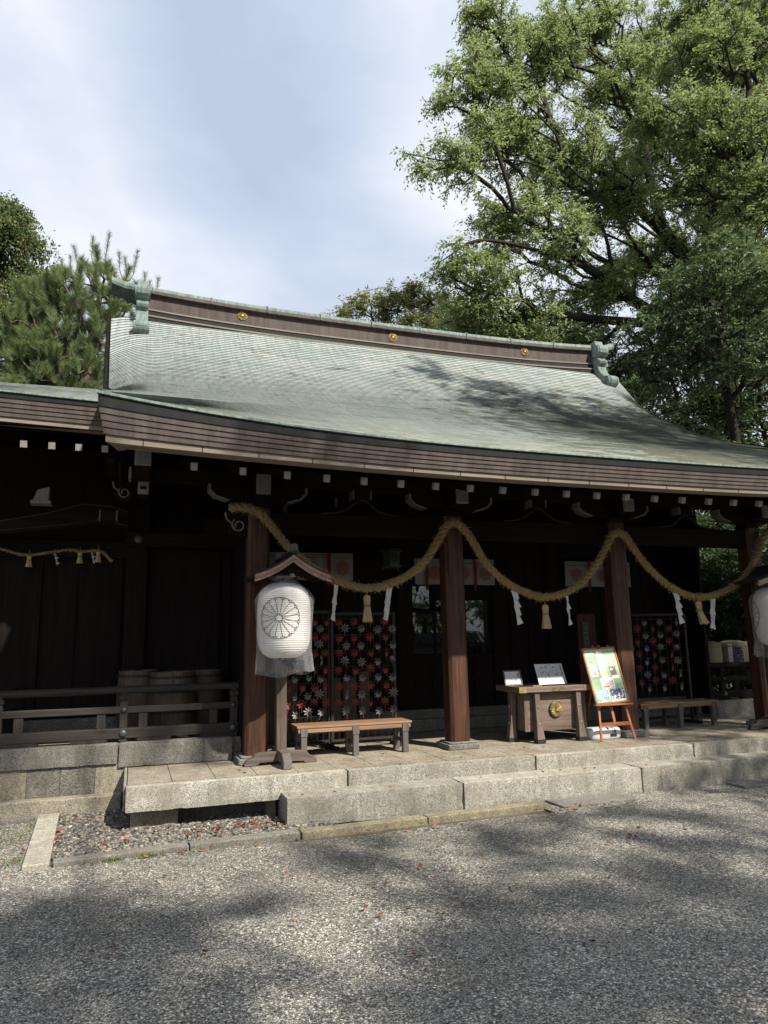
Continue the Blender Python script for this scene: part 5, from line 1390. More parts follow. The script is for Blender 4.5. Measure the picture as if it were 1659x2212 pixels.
# ------------------------------------------------------------------ easel, poster, weight
def easel():
    t = thing('easel', 'reddish brown wooden easel holding the green poster beside the third pillar', 'easel', (5.55, -.1, 0))
    def leg(a, b_, w=.036, d=.022):
        b = MB(); b.bar(a, b_, w, d, up=(0, 1, .3)); g = b.build('leg', M['easel'], t, bevel=.002); return g
    leg((5.235, -.235, .0), (5.42, .105, 1.44)); leg((5.84, -.245, .0), (5.70, .105, 1.44)); leg((5.50, .62, .0), (5.55, .135, 1.44)); 
    leg((5.545, -.16, .26), (5.54, -.085, .55), .04)
    b = MB(); b.bar((5.268, -.178, .235), (5.815, -.188, .235), .05, .02, up=(0, 1, .2)); b.build('cross_bar', M['easel_x'], t)
    b = MB(); b.box(5.185, 5.87, -.225, -.15, .520, .545); b.build('ledge', M['easel_x'], t, bevel=.003)
    b = MB()
    for x in (5.29, 5.80): b.tube([(x, -.19, .52), (x, -.18, .49)], .012, 8)
    b.build('peg', M['tip_wood'], t)
    b = MB(); b.tube([(5.60, -.15, .53), (5.605, -.11, .36), (5.60, -.10, .2)], .004, 5); b.tube([(5.63, -.15, .53), (5.635, -.11, .30), (5.56, -.06, .17)], .004, 5); b.build('tie_cord', M['iron'], t)
    # poster in a wooden frame
    lean = math.atan2(.25, .86)
    T = tilt_board(5.515, -.20, .547, 0, 0, lean) @ Matrix.Rotation(R(-2.5), 4, 'Y')
    W, H = .315, .895
    p = thing('poster', 'green poster with pale photo panels in a wooden frame on the easel', 'poster', (5.515, -.20, .547))
    b = MB()
    for x0, x1, z0, z1 in ((-W, W, 0, .026), (-W, W, H-.028, H), (-W, -W+.026, .0265, H-.0285), (W-.026, W, .0265, H-.0285)): b.box(x0, x1, -.010, .014, z0, z1, 0, T)
    b.build('frame', M['easel_x'], p, bevel=.002)
    tn = NT('green_poster_print'); wv = tn.noise(3.0, 4, .6, tn.coord((1, 1, 5)), 1.0)
    tn.fin(tn.mix(tn.ramp(wv, [(.35, 0), (.65, 1)]), (.22, .33, .22), (.38, .48, .33)), .35)
    b = MB(); b.box(-W+.024, W-.024, .0, .005, .024, H-.024, 0, T); sh = b.build('sheet', tn.m, p)
    def panel(x0, x1, z0, z1, mat, name='print_panel', y=-.0015):
        b = MB(); b.box(x0, x1, y, -.0003, z0, z1, 0, T); return b.build(name, mat, sh)
    def col(n, c): return plain(n, c, .4, 0, .3, .05)
    white = col('print_white', (.80, .80, .76)); pink = col('print_pink', (.72, .48, .50)); yel = col('print_yellow', (.75, .62, .22)); pur = col('print_purple', (.22, .05, .13)); cream = col('print_cream', (.72, .78, .58)); org = col('print_orange', (.75, .22, .08)); grn = col('print_green', (.10, .16, .07))
    panel(-.275, -.105, .785, .818, cream)
    panel(-.065, .045, .64, .835, white); panel(-.25, -.125, .435, .63, white); panel(-.075, .045, .435, .63, white); panel(.105, .225, .44, .63, grn)
    panel(.13, .215, .45, .52, pur, y=-.0022); panel(.115, .21, .58, .62, white, y=-.0022); panel(.12, .16, .515, .545, white, y=-.0022)
    panel(-.02, .043, .437, .52, yel, y=-.0022); panel(-.055, -.025, .50, .58, pink, y=-.0022); panel(-.21, -.14, .45, .52, pink, y=-.0022)
    panel(-.12, .13, .215, .405, white); panel(.035, .115, .285, .36, pink, y=-.0022); panel(-.10, .02, .255, .278, org, y=-.0022)
    def busy(name, cols, sc):
        t2 = NT(name); v = t2.voro(sc); s = t2.new('ShaderNodeSeparateColor'); t2.link(v, s.inputs[0])
        t2.fin(t2.ramp(s.outputs[0], cols, 'CONSTANT'), .4); return t2.m
    panel(-.255, -.005, .07, .215, busy('print_photo_blue', [(0, (.70, .72, .66)), (.3, (.12, .34, .58)), (.55, (.25, .50, .68)), (.75, (.62, .60, .25)), (.88, (.70, .74, .72))], 48))
    panel(.012, .262, .07, .225, busy('print_photo_navy', [(0, (.03, .06, .13)), (.45, (.06, .11, .22)), (.68, (.72, .72, .66)), (.82, (.10, .22, .30)), (.92, (.68, .48, .55))], 52))
    panel(-.11, .02, .29, .38, busy('print_map', [(0, (.70, .74, .76)), (.4, (.50, .66, .68)), (.6, (.76, .76, .74)), (.8, (.55, .55, .60))], 60), y=-.0022)
    for a in ((-.20, -.10, .035, .058), (.0, .055, .035, .058), (.15, .26, .035, .058), (-.07, .06, .41, .43), (.13, .245, .385, .43), (.06, .11, .66, .72)): panel(*a, cream)
    b = MB(); rnd = random.Random(2)
    strokes(b, T, -.055, .005, .70, .80, 6, 10, .9, .0012, .36, -.0027, rnd); strokes(b, T, -.21, -.17, .54, .62, 1, 3, 1, .002, .42, -.0027, rnd); strokes(b, T, .0, .03, .53, .62, 1, 4, 1, .002, .42, -.0027, rnd); strokes(b, T, .085, .115, .30, .39, 1, 4, 1, .0018, .4, -.0027, rnd); strokes(b, T, -.10, .10, .222, .245, 12, 1, .8, .0015, .4, -.0027, rnd); b.build('small_writing', M['ink'], sh)
    b = MB(); strokes(b, T, -.22, -.14, .735, .775, 3, 1, 1, .0035, .5, -.002, rnd); strokes(b, T, -.23, -.13, .69, .72, 8, 1, .9, .0016, .5, -.002, rnd); strokes(b, T, .20, .245, .085, .215, 1, 5, 1, .004, .5, -.0027, rnd); strokes(b, T, .03, .09, .08, .12, 2, 1, 1, .004, .5, -.0027, rnd); strokes(b, T, -.235, -.18, .075, .1, 3, 1, 1, .004, .5, -.0027, rnd); b.build('white_writing', white, sh)
    text_obj('writing', '大', .05, M['ink'], sh, T @ Matrix.Translation((.02, -.003, .80)) @ Matrix.Rotation(R(90), 4, 'X'))
    b = MB(); b.box(-.018, .018, -.014, -.0105, H-.02, H+.008, 0, T); b.build('clip', M['iron'], p)
    # water-filled weight
    w = thing('base_weight', 'white plastic water-filled weight lying behind the easel legs', 'weight', (5.47, .10, 0))
    b = MB(); n = 40; rows_ = [(.0, .93), (.02, .98), (.10, 1.0), (.135, .97), (.158, .90), (.168, .78)]; vs = []
    for z, s in rows_:
        for k in range(n):
            a = 2*math.pi*k/n; ex = .38
            cx, sx = math.cos(a), math.sin(a)
            vs.append((.30*s*math.copysign(abs(cx)**ex, cx), .155*s*math.copysign(abs(sx)**ex, sx), z+.002))
    k = len(rows_); b.add(vs, [(i*n+j, i*n+(j+1) % n, (i+1)*n+(j+1) % n, (i+1)*n+j) for i in range(k-1) for j in range(n)]+[tuple(range(n)), tuple((k-1)*n+j for j in range(n))])
    b.build('tank', M['plastic_white'], w, local=True, smooth=True).modifiers.new('edge', 'EDGE_SPLIT').split_angle = R(50)
    b = MB(); b.box(.06, .17, -.165, -.152, .035, .075); b.build('handle_recess', M['wire'], w, local=True)
    b = MB(); b.tube([(-.05, -.10, .172), (.13, -.135, .166), (.16, -.158, .12), (.16, -.160, .06)], .004, 5); b.build('strap', M['iron'], w, local=True)
    b = MB(); b.box(.13, .15, -.161, -.1575, .09, .135); b.add([(.095, -.160, .135), (.103, -.160, .135), (.118, -.160, .09), (.110, -.160, .09)], [(0, 1, 2, 3)]); b.build('printed_mark', M['wire'], w, local=True)
easel()

# ------------------------------------------------------------------ straw sake barrels at the far right
def sake(x, y, label, mark=False):
    t = thing('straw_barrel', label, 'straw barrel', (x, y, .92), 0, 'straw wrapped sake barrels on the right hand shelf')
    b = MB(); r = .285
    b.lathe([(r*.93, 0), (r, .05), (r*1.02, .25), (r, .43), (r*.94, .49), (r*.5, .53), (.01, .535)], 32); b.build('matting', M['sack'], t, local=True, smooth=True)
    for z in (.06, .42):
        b = MB(); b.lathe([(r*1.0, z-.018), (r*1.035, z-.008), (r*1.035, z+.012), (r*1.0, z+.02)], 32, cap=False); b.build('rope_band', M['straw'], t, local=True)
    if mark:
        def wrap(px, pz, e=0): a = R(-52)+px/r; rr = r*1.025+e; return (rr*math.sin(a), -rr*math.cos(a), pz)
        b = MB(); vs = [wrap(-.045+.075*i/4, z) for z in (.02, .47) for i in range(5)]; b.add(vs, [(i, i+1, 6+i, 5+i) for i in range(4)]); s = b.build('label_strip', M['paper'], t, local=True)
        a = R(-52)+.135/r
        T = Matrix.Rotation(a, 4, 'Z') @ Matrix.Translation((0, -r*1.05, .20)) @ Matrix.Rotation(R(90), 4, 'X')
        text_obj('writing', '英勲', .205, M['ink'], t, T, local=True, spacing=.92, bold=.006)
        b = MB()
        for k, z in enumerate((.44, .39, .30, .24, .165, .09)):
            for q in range(3):
                p = [wrap(-.012+dx, z+dz, .002) for dx, dz in ((-.014, -.010+.009*q), (.014, -.010+.009*q), (.014, -.006+.009*q), (-.014, -.006+.009*q))]; b.add(p, [(0, 1, 2, 3)])
        b.build('small_writing', M['crestink'], s)
sake(10.16, 2.06, 'straw barrel with large black characters, centre of the three on the right shelf', True)
sake(9.52, 2.10, 'plain straw barrel at the left of the three on the right shelf')
sake(10.80, 2.08, 'plain straw barrel half hidden behind the shaded lantern')
b = MB(); b.box(9.2, 12.0, 1.92, 2.44, .86, .917); b.box(9.22, 9.3, 1.95, 2.4, .30, .859); b.box(11.9, 11.98, 1.95, 2.4, .30, .859)
tag(b.build('barrel_shelf', M['dark_x']), 'dark timber shelf carrying the straw barrels', 'shelf')
def board():
    t = thing('sign_board', 'dark red upright sign board with a narrow black plate behind the easel', 'sign board', (6.62, 2.1, .37))
    b = MB(); b.box(6.45, 6.86, 2.05, 2.10, .37, 2.02); b.build('board', M['red_board'], t, bevel=.01)
    b = MB(); b.box(6.555, 6.685, 2.036, 2.049, 1.20, 1.86); pl = b.build('plate', M['black_plastic'], t)
    b = MB()
    for x0, x1, z0, z1 in ((6.555, 6.561, 1.2, 1.86), (6.679, 6.685, 1.2, 1.86), (6.5611, 6.6789, 1.854, 1.86)): b.box(x0, x1, 2.032, 2.0355, z0, z1)
    b.build('plate_edge', M['grey_paint'], pl)
    b = MB(); strokes(b, Matrix.Identity(4), 6.58, 6.66, 1.40, 1.82, 1, 4, 1, .006, .45, 2.033, random.Random(12)); b.build('brush_marks', M['grey_paint'], pl)
board()

# ------------------------------------------------------------------ trees
def grow(pts, trunk, bf=.35, limbs=()):
    """balanced spanning tree from the trunk polyline through the crown points"""
    tr = np.array(trunk, float); nodes = list(tr); par = [-1]+list(range(len(tr)-1)); plen = list(np.concatenate([[0], np.cumsum(np.linalg.norm(np.diff(tr, axis=0), axis=1))]))
    for lb in limbs:
        q = catmull(lb, 4); D = np.linalg.norm(np.array(nodes)-q[0], axis=1); a = int(D.argmin())
        for p_ in q[(1 if D[a] < .05 else 0):]:
            plen.append(plen[a]+np.linalg.norm(p_-nodes[a])); nodes.append(p_); par.append(a); a = len(nodes)-1
    nfix = len(nodes); tr = np.array(nodes)
    P = np.array(pts, float); n = len(P); done = np.zeros(n, bool)
    best = np.full(n, 1e9); bp = np.zeros(n, int)
    start = max(1, int(len(trunk)*.45))
    for i in range(start, len(tr)):
        c = np.linalg.norm(P-tr[i], axis=1)+bf*plen[i]; k = c < best; best[k] = c[k]; bp[k] = i
    for _ in range(n):
        c = np.where(done, 1e9, best); j = int(c.argmin()); done[j] = True
        idx = len(nodes); p = bp[j]; nodes.append(P[j]); par.append(p); plen.append(plen[p]+np.linalg.norm(P[j]-nodes[p]))
        c2 = np.linalg.norm(P-P[j], axis=1)+bf*plen[idx]; k = (c2 < best) & ~done; best[k] = c2[k]; bp[k] = idx
    nodes = np.array(nodes); par = np.array(par); N = len(nodes)
    ch = np.zeros(N, int); cnt = np.ones(N)
    for i in range(N-1, len(tr)-1, -1): ch[par[i]] += 1
    order = np.argsort(-np.array(plen))
    for i in order:
        if par[i] >= 0: cnt[par[i]] += cnt[i]
    for _ in range(2):  # relax kinks
        acc = np.zeros_like(nodes); k = np.zeros(N)
        for i in range(len(tr), N):
            acc[i] += nodes[par[i]]; k[i] += 1; acc[par[i]] += nodes[i]; k[par[i]] += 1
        m = (k > 1) & (np.arange(N) >= len(tr)); nodes[m] = .6*nodes[m]+.4*acc[m]/k[m][:, None]
    return nodes, par, cnt, nfix, np.array(plen)
def branches_mesh(nodes, par, cnt, ntr, rtip, rexp, rmax=9, sides=6):
    rad = np.minimum(rtip*cnt**rexp, rmax); V = []; F = []
    for i in range(1, len(nodes)):
        p = par[i]; a, b_ = nodes[p], nodes[i]; d = b_-a; L = np.linalg.norm(d)
        if L < 1e-5: continue
        d = d/L; u = np.cross(d, (0.3, .9, .2)); u /= np.linalg.norm(u)+1e-9; w = np.cross(d, u)
        ra, rb = min(rad[p], rad[i]*1.35), rad[i]; sd = sides if rb > .02 else 4; base = len(V)
        for q, r in ((a-d*ra*.3, ra), (b_, rb)):
            for k in range(sd):
                t = 2*math.pi*k/sd; V.append(q+r*(math.cos(t)*u+math.sin(t)*w))
        for k in range(sd): F.append((base+k, base+(k+1) % sd, base+sd+(k+1) % sd, base+sd+k))
    return np.array(V), np.array(F)
def leaf_quads(cent, per, spread, size, droop=.25, flat=.6, lean=.5, aspect=.42):
    n = len(cent)*per; c = np.repeat(np.array(cent), per, axis=0)
    off = RNG.standard_normal((n, 3))*np.array([1, 1, flat])*spread
    p = c+off; p[:, 2] -= droop*(np.hypot(off[:, 0], off[:, 1])**2)/max(spread, .01)
    d = RNG.standard_normal((n, 3))*np.array([1, 1, .55])+np.array([0, 0, -lean]); d /= np.linalg.norm(d, axis=1)[:, None]
    r = RNG.standard_normal((n, 3)); s = np.cross(d, r); s /= np.linalg.norm(s, axis=1)[:, None]
    l = size*(.65+.7*RNG.random(n))[:, None]; w = l*aspect
    nr = np.cross(d, s)
    V = np.stack([p-d*l*.5, p+s*w*.5+nr*w*.18, p+d*l*.5, p-s*w*.5+nr*w*.18], 1).reshape(-1, 3)
    F = np.arange(4*n).reshape(-1, 4); return V, F
def leaf_sprays(tips, bdir, k, m, tl, size, droop=.3, aspect=.42):
    n = len(tips); T = np.repeat(tips, k, axis=0); B = np.repeat(bdir, k, axis=0); N = n*k
    d = B*.45+RNG.standard_normal((N, 3))*np.array([.75, .75, .5]); d /= np.linalg.norm(d, axis=1)[:, None]
    L = (tl*(.45+.8*RNG.random(N)))[:, None]; sd = np.cross(d, np.array([0, 0, 1.0])+.3*RNG.standard_normal((N, 3))); sd /= np.linalg.norm(sd, axis=1)[:, None]+1e-9
    fr = (np.arange(m)+.6)/m
    P = T[:, None]+d[:, None]*(L[:, None]*fr[None, :, None]); P[..., 2] -= droop*L*fr[None]**2
    sg = np.where(np.arange(m) % 2 == 0, 1.0, -1.0)[None, :, None]
    ld = d[:, None]*.55+sd[:, None]*sg*.75+RNG.standard_normal((N, m, 3))*.28+np.array([0, 0, -.38]); ld /= np.linalg.norm(ld, axis=2)[..., None]
    up = np.array([0, 0, 1.0])+.55*RNG.standard_normal((N, m, 3)); w = np.cross(ld, up); w /= np.linalg.norm(w, axis=2)[..., None]+1e-9
    l = (size*(.6+.75*RNG.random((N, m))))[..., None]; hw = l*aspect*.5; nr = np.cross(ld, w)
    P = P.reshape(-1, 3); ld = ld.reshape(-1, 3); w = w.reshape(-1, 3); l = l.reshape(-1, 1); hw = hw.reshape(-1, 1); nr = nr.reshape(-1, 3)
    V = np.stack([P, P+ld*l*.45+w*hw+nr*hw*.35, P+ld*l, P+ld*l*.45-w*hw+nr*hw*.35], 1).reshape(-1, 3)
    e = T+d*L; e[:, 2] -= droop*L[:, 0]; tw = .0045
    TW = np.stack([T-sd*tw, T+sd*tw, e+sd*tw*.4, e-sd*tw*.4], 1).reshape(-1, 3)
    return V, np.arange(len(V)).reshape(-1, 4), TW
def sample_blobs(blobs, dens, shell=.5, squash=.85):
    out = []
    for (x, y, z, r) in blobs:
        n = max(3, int(dens*r**2.4))
        q = RNG.standard_normal((n, 3)); q /= np.linalg.norm(q, axis=1)[:, None]
        q *= (r*(shell+(1-shell)*RNG.random(n))**.8)[:, None]*np.array([1, 1, squash]); out.append(q+np.array([x, y, z]))
    return np.vstack(out)
def tree(name, label, cat, blobs, trunk, dens, per, size, lmat, bmat='bark', group=None, rtip=.012, rexp=.46, spread=.34, droop=.25, ydepth=None, flat=.6, lean=.5, thin=3, shell=.35, rmax=.5, aspect=.42, bf=.3, limbs=()):
    base = tuple(trunk[0]); t = thing(name, label, cat, base, 0, group)
    P = sample_blobs(blobs, dens, shell)
    if ydepth: P[:, 1] += RNG.standard_normal(len(P))*ydepth
    tr = catmull(trunk, 5); nodes, par, cnt, nf, pl = grow(P, tr, bf, limbs)
    V, F = branches_mesh(nodes, par, cnt, len(tr), rtip, rexp, rmax)
    ix = np.arange(nf, len(nodes)); ix = ix[cnt[ix] <= thin]; tips = nodes[ix]; bd = tips-nodes[par[ix]]; bd /= np.linalg.norm(bd, axis=1)[:, None]+1e-9
    k = max(3, int(round(per/9)))
    LV, LF, TW = leaf_sprays(tips, bd, k, 9, spread*1.9, size, droop, aspect)
    b0 = len(V); V = np.vstack([V, TW]); F = np.vstack([F, b0+np.arange(len(TW)).reshape(-1, 4)])
    bulk('trunk', V, F, M[bmat], t); bulk('crown', LV, LF, M[lmat], t)
    return t
A = [(7.18, 11.0, 17.96, 0.6), (8.61, 11.0, 18.18, 1.15), (9.85, 11.5, 22.08, 1.45), (11.15, 12.0, 25.33, 1.2), (11.83, 12.0, 20.95, 2.1), (14.01, 13.0, 25.93, 2.1), (17.52, 14.0, 29.0, 2.1), (17.44, 13.0, 25.26, 2.2), (14.28, 12.0, 20.07, 2.2), (8.31, 10.8, 14.28, 0.9), (9.69, 11.2, 13.82, 1.4), (11.51, 12.5, 17.43, 1.7), (12.86, 11.5, 16.32, 1.8), (11.78, 12.4, 13.5, 1.5), (10.26, 13.0, 13.49, 1.3), (16.96, 13.0, 19.8, 2.1), (15.54, 12.5, 15.34, 1.9), (20.8, 14.0, 28.42, 2.1), (19.76, 14.0, 23.31, 2.1), (14.84, 13.2, 13.11, 1.4), (19.15, 14.5, 18.21, 1.8), (10.0, 11.0, 19.6, 1.0), (10.7, 11.6, 23.4, 1.1), (23.63, 12.0, 26.99, 2.54), (22.25, 13.0, 29.95, 2.4), (23.68, 12.0, 23.46, 2.28), (22.72, 13.0, 20.7, 2.29), (20.32, 13.0, 17.59, 2.0), (25.5, 14.5, 18.29, 2.2), (21.93, 14.5, 15.7, 1.89), (10.47, 12.0, 25.98, 0.92), (8.48, 11.5, 21.15, 0.68), (7.83, 11.0, 13.96, 0.63), (9.36, 12.5, 13.14, 1.02)]
LIMBS = [[(21.96, 13.00, 12.71), (21.12, 13.00, 15.99), (19.78, 12.80, 17.83), (17.82, 12.40, 18.95), (16.33, 12.20, 19.59), (14.35, 11.80, 18.83), (12.64, 11.50, 19.28), (10.87, 11.20, 19.08), (8.52, 11.00, 18.34), (6.59, 11.00, 18.28)],
 [(17.82, 12.40, 18.95), (16.71, 12.60, 20.35), (14.73, 12.60, 21.10), (13.62, 12.40, 22.29), (12.30, 12.20, 23.49), (11.24, 12.00, 24.93)],
 [(21.96, 13.00, 12.71), (19.56, 12.60, 13.92), (16.62, 12.00, 14.66), (14.19, 11.50, 15.40), (11.44, 11.20, 15.63), (9.30, 11.00, 15.42), (7.93, 10.80, 14.38)],
 [(21.96, 13.00, 12.71), (22.35, 13.60, 17.35), (22.26, 13.60, 19.03), (22.61, 13.60, 20.82), (21.09, 13.40, 22.71), (20.25, 13.20, 23.55), (18.67, 13.00, 25.34), (17.26, 13.00, 26.13), (15.55, 13.00, 26.93), (14.18, 13.00, 28.50)],
 [(19.56, 12.60, 13.92), (17.55, 12.40, 13.98), (15.06, 12.30, 13.81), (12.77, 12.30, 13.69), (10.83, 12.40, 13.11)],
 [(22.61, 13.60, 20.82), (23.69, 13.60, 23.89), (24.11, 13.60, 27.21), (22.84, 13.60, 30.42)],
 [(21.96, 13.00, 12.71), (24.33, 13.50, 17.15), (25.74, 13.50, 21.35), (26.17, 13.50, 26.38)]]
tree('broadleaf_tree', 'tall bright green broadleaf tree whose limbs reach left above the ridge', 'tree', A,
     [(22.2, 13.2, -.5), (22.1, 13.1, 4.0), (22.0, 13.0, 8.8), (21.96, 13.0, 12.71)], 26, 100, .145, 'leaf_a', rtip=.017, rexp=.42, spread=.34, thin=4, shell=.05, droop=.2, bf=.45, limbs=LIMBS, rmax=.42)
Bb = [(17.55, 8.0, 22.38, 1.8), (19.78, 8.0, 24.4, 1.9), (16.4, 8.0, 19.56, 1.5), (18.22, 8.0, 19.29, 1.8), (15.7, 9.0, 20.3, 1.1), (19.2, 8.0, 17.08, 1.6), (17.29, 9.0, 17.9, 1.4), (16.2, 9.0, 17.26, 0.9), (20.6, 8.4, 21.0, 1.8), (21, 8.4, 18.6, 1.6)]
tree('broadleaf_tree', 'yellow-green leafy tree filling the upper right corner with dark bare limbs', 'tree', Bb,
     [(22.5, 8.6, -.5), (22.4, 8.5, 6), (22.0, 8.4, 11), (21.0, 8.3, 14.6), (19.6, 8.2, 17.6), (18.6, 8.1, 20.2)], 24, 95, .145, 'leaf_b', rtip=.016, rexp=.44, spread=.32, thin=4, shell=.05, droop=.2, bf=.5)
Cb = [(16.4, 9.0, 13.73, 1.4), (17.13, 8.0, 14.03, 1.4), (15.6, 9.5, 12.44, 1.2), (16.91, 8.5, 11.67, 1.5), (17.59, 7.0, 12.92, 1.3), (17.31, 7.0, 10.93, 1.3), (16.35, 10.0, 10.99, 1.2), (17.39, 8.0, 9.87, 1.2), (18.6, 8.0, 12.2, 1.3), (15.3, 10.2, 11.4, .7), (15.4, 10.4, 10.2, .9), (16.2, 10, 9.0, 1.0), (16.9, 9.4, 8.2, 1.0), (15.0, 10.6, 9.2, .7)]
tree('broadleaf_tree', 'shaded bluish green tree with drooping clumps beside the right roof end', 'tree', Cb,
     [(18.6, 9.6, -.5), (18.5, 9.4, 4), (18.2, 9.2, 7.4), (17.7, 8.9, 9.6), (17.2, 8.6, 11.6), (16.9, 8.5, 13)], 26, 95, .15, 'leaf_c', rtip=.011, rexp=.45, spread=.30, droop=.4, thin=3)
Db = [(8.6, 22.0, 17.9, 0.8), (7.6, 22.0, 17.3, .6), (11.0, 22, 18.9, .8), (10.15, 22.0, 18.2, 1.05), (12.17, 22.0, 18.3, 1.19), (13.26, 20.0, 16.8, 1.36), (10.56, 20.0, 15.9, 1.32), (7.75, 22.0, 16.6, 0.7), (15.25, 20.0, 16.0, 1.38), (9.0, 21.5, 15.8, 1.0), (12.0, 21, 15.4, 1.3)]
tree('broadleaf_tree', 'yellowish round-topped tree showing just over the middle of the ridge', 'tree', Db,
     [(11.5, 21.5, -.5), (11.5, 21.4, 6), (11.4, 21.3, 11), (11.2, 21.2, 14)], 32, 110, .17, 'leaf_yellow', rtip=.014, rexp=.45, spread=.42, thin=3)
tree('broadleaf_tree', 'light green tree filling the gap just above the right half of the ridge', 'tree',
     [(12.47, 18.0, 15.23, 0.84), (14.13, 18.0, 15.32, 1.07), (16.1, 18.0, 15.56, 1.09), (18.13, 18.0, 15.46, 1.11), (20.17, 18.0, 14.62, 1.13), (21.7, 18.0, 13.59, 1.14), (17.19, 18.0, 16.64, 1.11), (19.47, 18.0, 15.74, 1.13), (15.07, 18.0, 14.75, 1.08), (17, 18.2, 14, 1.2), (19.2, 18.1, 13.4, 1.2), (20.8, 18, 12.2, 1.2)],
     [(17.6, 18.4, -.5), (17.6, 18.3, 6), (17.5, 18.2, 11), (17.4, 18.1, 13.5)], 22, 80, .18, 'leaf_b', rtip=.014, rexp=.44, spread=.38, thin=4, shell=.1, bf=.5)
for bl, tr, lab in (([(19.55, 16.0, 12.91, 1.5), (20.58, 15.0, 11.15, 1.5), (21.68, 14.0, 10.94, 1.6), (22.3, 14.0, 13.4, 1.5)], [(21.2, 15.4, -.5), (21.2, 15.3, 4), (21.1, 15.2, 8), (21, 15, 11)], 'dark evergreen tree low behind the right slope of the roof'),
                    ([(21.89, 12.0, 10.34, 1.6), (20.6, 10.4, 8.0, 1.3), (22.6, 11, 8.0, 1.6), (22.8, 11.6, 12.4, 1.4), (19.6, 10.6, 5.6, 1.5), (21.5, 10.5, 5.2, 1.6)], [(22.2, 11.6, -.5), (22.2, 11.5, 4), (22.1, 11.5, 8), (22, 11.6, 10.5)], 'dark evergreen tree nearest the right edge below the drooping clumps'),
                    ([(25.87, 17.0, 15.61, 1.7), (28.0, 17.0, 17.44, 1.7), (22.6, 18.0, 15.3, 1.7), (28, 17, 21, 1.8), (29.6, 17, 23.2, 1.8), (27, 17, 19.5, 1.6), (26, 17.5, 17.6, 1.5), (25.2, 17.5, 12.4, 2.0), (27.5, 16.5, 13.6, 1.9), (23, 18.2, 11.6, 1.8)], [(25.4, 17.6, -.5), (25.4, 17.6, 5), (25.3, 17.5, 10), (25.2, 17.4, 14)], 'dark evergreen tree farthest back at the right, seen through gaps')):
    tree('evergreen_tree', lab, 'tree', bl, tr, 11, 90, .24, 'leaf_dark', rtip=.02, rexp=.44, spread=.48, thin=3, group='dark evergreens beyond the right roof end')
# dark hedge seen through the porch at the right
for x, y, h, lab in ((12.6, 6.4, 4.6, 'dark leafy shrub seen past the right pillar, nearer the hall'), (15.0, 6.8, 5.2, 'dark leafy shrub seen past the right pillar, nearer the lantern'), (13.2, 4.6, 2.9, 'low dark shrub behind the straw barrels')):
    tree('shrub', lab, 'shrub', [(x, y, h*.62, 1.3), (x-.6, y+.3, h*.35, 1.2), (x+.7, y-.2, h*.82, 1.0), (x+.3, y, h*.25, 1.2), (x-.5, y, h*.85, 1.0), (x+.8, y+.2, h*.5, 1.1), (x, y+.2, h*1.05, 1.0)], [(x, y, -.5), (x, y, .4), (x+.05, y, h*.4), (x, y, h*.6)], 44, 100, .13, 'leaf_dark', rtip=.01, spread=.32, group='dark shrubs beyond the right bay')
# cypress at the far left
def cypress():
    base = (-6.7, 17.2, -.5); t = thing('cypress_tree', 'tall conical cypress with drooping yellow-green sprays at the left edge', 'tree', base)
    b = MB(); b.tube([(-6.7, 17.2, -.5), (-6.7, 17.2, 8), (-6.65, 17.2, 14), (-6.6, 17.2, 17.8)], [.42, .33, .16, .03], 10); b.build('trunk', M['bark'], t)
    C = []; Bv = MB()
    for i in range(430):
        z = 3+RNG.random()**.8*14.6; u = (17.9-z)/15; R_ = .30+5.3*u**.75 if z > 4 else 2.6
        a = RNG.random()*6.283; rr = R_*(.42+.68*RNG.random()); C.append((base[0]+rr*math.cos(a), base[1]+rr*math.sin(a), z-.25*rr))
        if i % 3 == 0: Bv.tube([(base[0], base[1], z+.1), (base[0]+rr*.6*math.cos(a), base[1]+rr*.6*math.sin(a), z+.15), C[-1]], [.05*u+.02, .03, .01], 4)
    Bv.build('limb', M['bark'], t)
    C = np.array(C); per = 260; n = len(C)*per; c = np.repeat(C, per, axis=0)
    ax = c-np.array([base[0], base[1], 0]); ax[:, 2] = 0; ax /= np.linalg.norm(ax, axis=1)[:, None]
    off = RNG.standard_normal((n, 3))*np.array([.30, .30, .17])*np.repeat(.6+.75*RNG.random(len(C)), per)[:, None]; p = c+off; p[:, 2] -= .35*np.maximum(0, (off*ax).sum(1)+.1)*1.5
    d = ax*.6+RNG.standard_normal((n, 3))*.55+np.array([0, 0, -.55]); d /= np.linalg.norm(d, axis=1)[:, None]
    s = np.cross(d, RNG.standard_normal((n, 3))); s /= np.linalg.norm(s, axis=1)[:, None]
    l = (.07+.09*RNG.random(n))[:, None]; w = l*.28
    V = np.stack([p-d*l*.4, p+s*w, p+d*l*.7, p-s*w], 1).reshape(-1, 3); bulk('foliage', V, np.arange(4*n).reshape(-1, 4), M['cypress'], t)
cypress()
